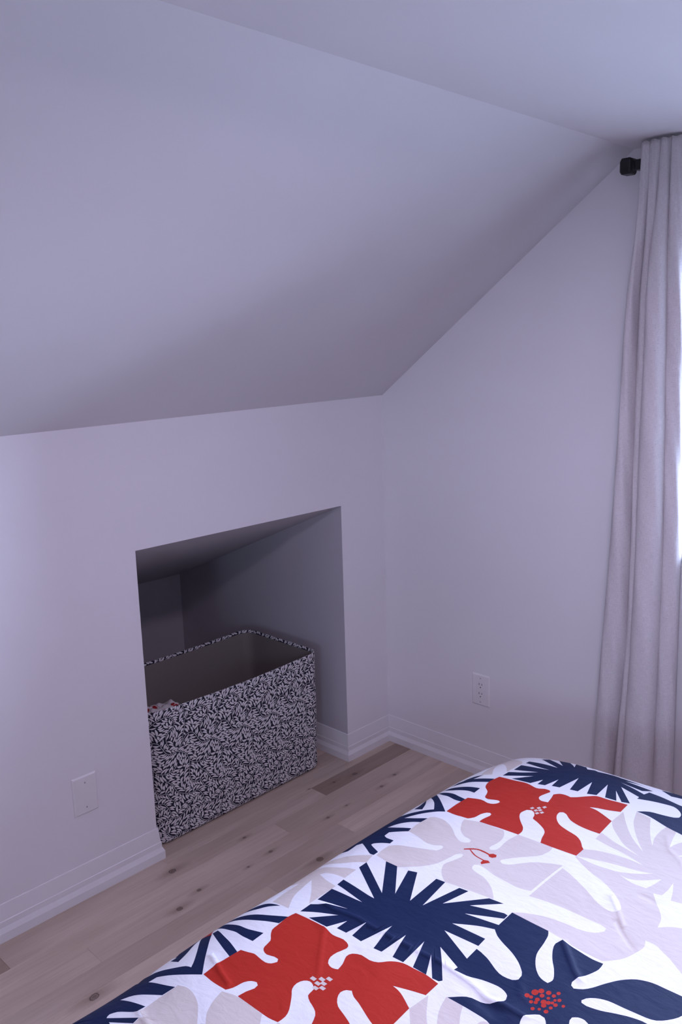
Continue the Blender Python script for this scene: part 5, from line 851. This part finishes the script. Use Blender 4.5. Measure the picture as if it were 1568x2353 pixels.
cen = dv2[tri].mean(1)
def inpoly(p, pts):
    r = np.zeros(len(pts), bool); n = len(p)
    bb = np.nonzero((pts[:, 0] > p[:, 0].min()) & (pts[:, 0] < p[:, 0].max()) & (pts[:, 1] > p[:, 1].min()) & (pts[:, 1] < p[:, 1].max()))[0]
    if not len(bb): return r
    x, y = pts[bb, 0], pts[bb, 1]; w = np.zeros(len(bb), int)
    for i in range(n):
        (x1, y1), (x2, y2) = p[i], p[(i+1) % n]
        if y1 == y2: continue
        side = (x2-x1)*(y-y1)-(x-x1)*(y2-y1)
        w += ((y1 <= y) & (y2 > y) & (side > 0)).astype(int)-((y1 > y) & (y2 <= y) & (side < 0)).astype(int)
    r[bb] = w != 0
    return r
inside = inpoly(FRAME, cen)
dm = np.zeros(len(tri), int)
for mi_, p, prim in layers:
    h_ = inpoly(p, cen)
    if not prim: h_ &= ~inside
    dm[h_] = mi_
df = tri
P3 = duvet(dv2[:, 0], dv2[:, 1]); h = 5e-4
tu = duvet(dv2[:, 0]+h, dv2[:, 1])-duvet(dv2[:, 0]-h, dv2[:, 1]); tvv = duvet(dv2[:, 0], dv2[:, 1]+h)-duvet(dv2[:, 0], dv2[:, 1]-h)
nr = np.cross(tu, -tvv) * -1; nr = np.cross(tvv, tu); nr /= np.linalg.norm(nr, axis=1)[:, None]+1e-12
if nr[:, 2].mean() < 0: nr = -nr
# orient faces outward
fn = np.cross(P3[df[:, 1]]-P3[df[:, 0]], P3[df[:, 2]]-P3[df[:, 0]]); flip = (fn*nr[df[:, 0]]).sum(1) < 0
df[flip] = df[flip][:, ::-1]
dc = duvet(np.array(.8), np.array(.8), False)
duv = fastmesh('duvet', P3-[dc[0], dc[1], 0], df, [M['c_white'], M['c_navy'], M['c_red'], M['c_beige']], dm, None, True, nr)
duv.location = (float(dc[0]), float(dc[1]), 0)
tag(duv, 'white duvet printed with big navy, red and beige cut-out flowers, spread on bed', 'duvet')
# bed below it
bx0, bx1, by1, by0 = DX+0.085, DX+1.95, DY-0.10, DY-YW+0.10
bed = tag(empty('bed', ((bx0+bx1)/2, (by0+by1)/2, 0)), 'low upholstered bed with mattress standing under the printed duvet', 'bed')
cxb, cyb = (bx0+bx1)/2, (by0+by1)/2
def lbox(name, mat, b, bev=0.01):
    bm = bmesh.new(); box(bm, b[0]-cxb, b[1]-cxb, b[2]-cyb, b[3]-cyb, b[4], b[5]); return bmobj(name, bm, mat, bed, bevel=bev, seg=3)
lbox('frame', M['bed'], (bx0+.01, bx1-.01, by0+.01, by1-.01, 0.12, 0.30))
lbox('mattress', M['mattress'], (bx0+.035, bx1-.02, by0+.035, by1-.035, 0.30, 0.50), 0.035)
for lx in (bx0+.08, bx1-.08):
    for ly in (by0+.08, by1-.08):
        bm = bmesh.new(); cyl(bm, (lx-cxb, ly-cyb, 0.06), 0.028, 0.12, 'z', 20, 0.024); bmobj('leg', bm, M['black'], bed)

# ------------------------------------------------------------------ ceiling lamp body (its light is set at the top)
lamp = tag(empty('ceiling_lamp', (LAMP[0], LAMP[1], HC)), 'round white flush lamp on the flat ceiling above the bed', 'lamp')
bm = bmesh.new(); cyl(bm, (0, 0, -0.0275), 0.15, 0.055, 'z', 48); bmobj('housing', bm, M['trim'], lamp, bevel=0.004)
bm = bmesh.new(); cyl(bm, (0, 0, -0.066), 0.128, 0.022, 'z', 48, 0.140); bmobj('diffuser', bm, M['opal'], lamp, bevel=0.003)
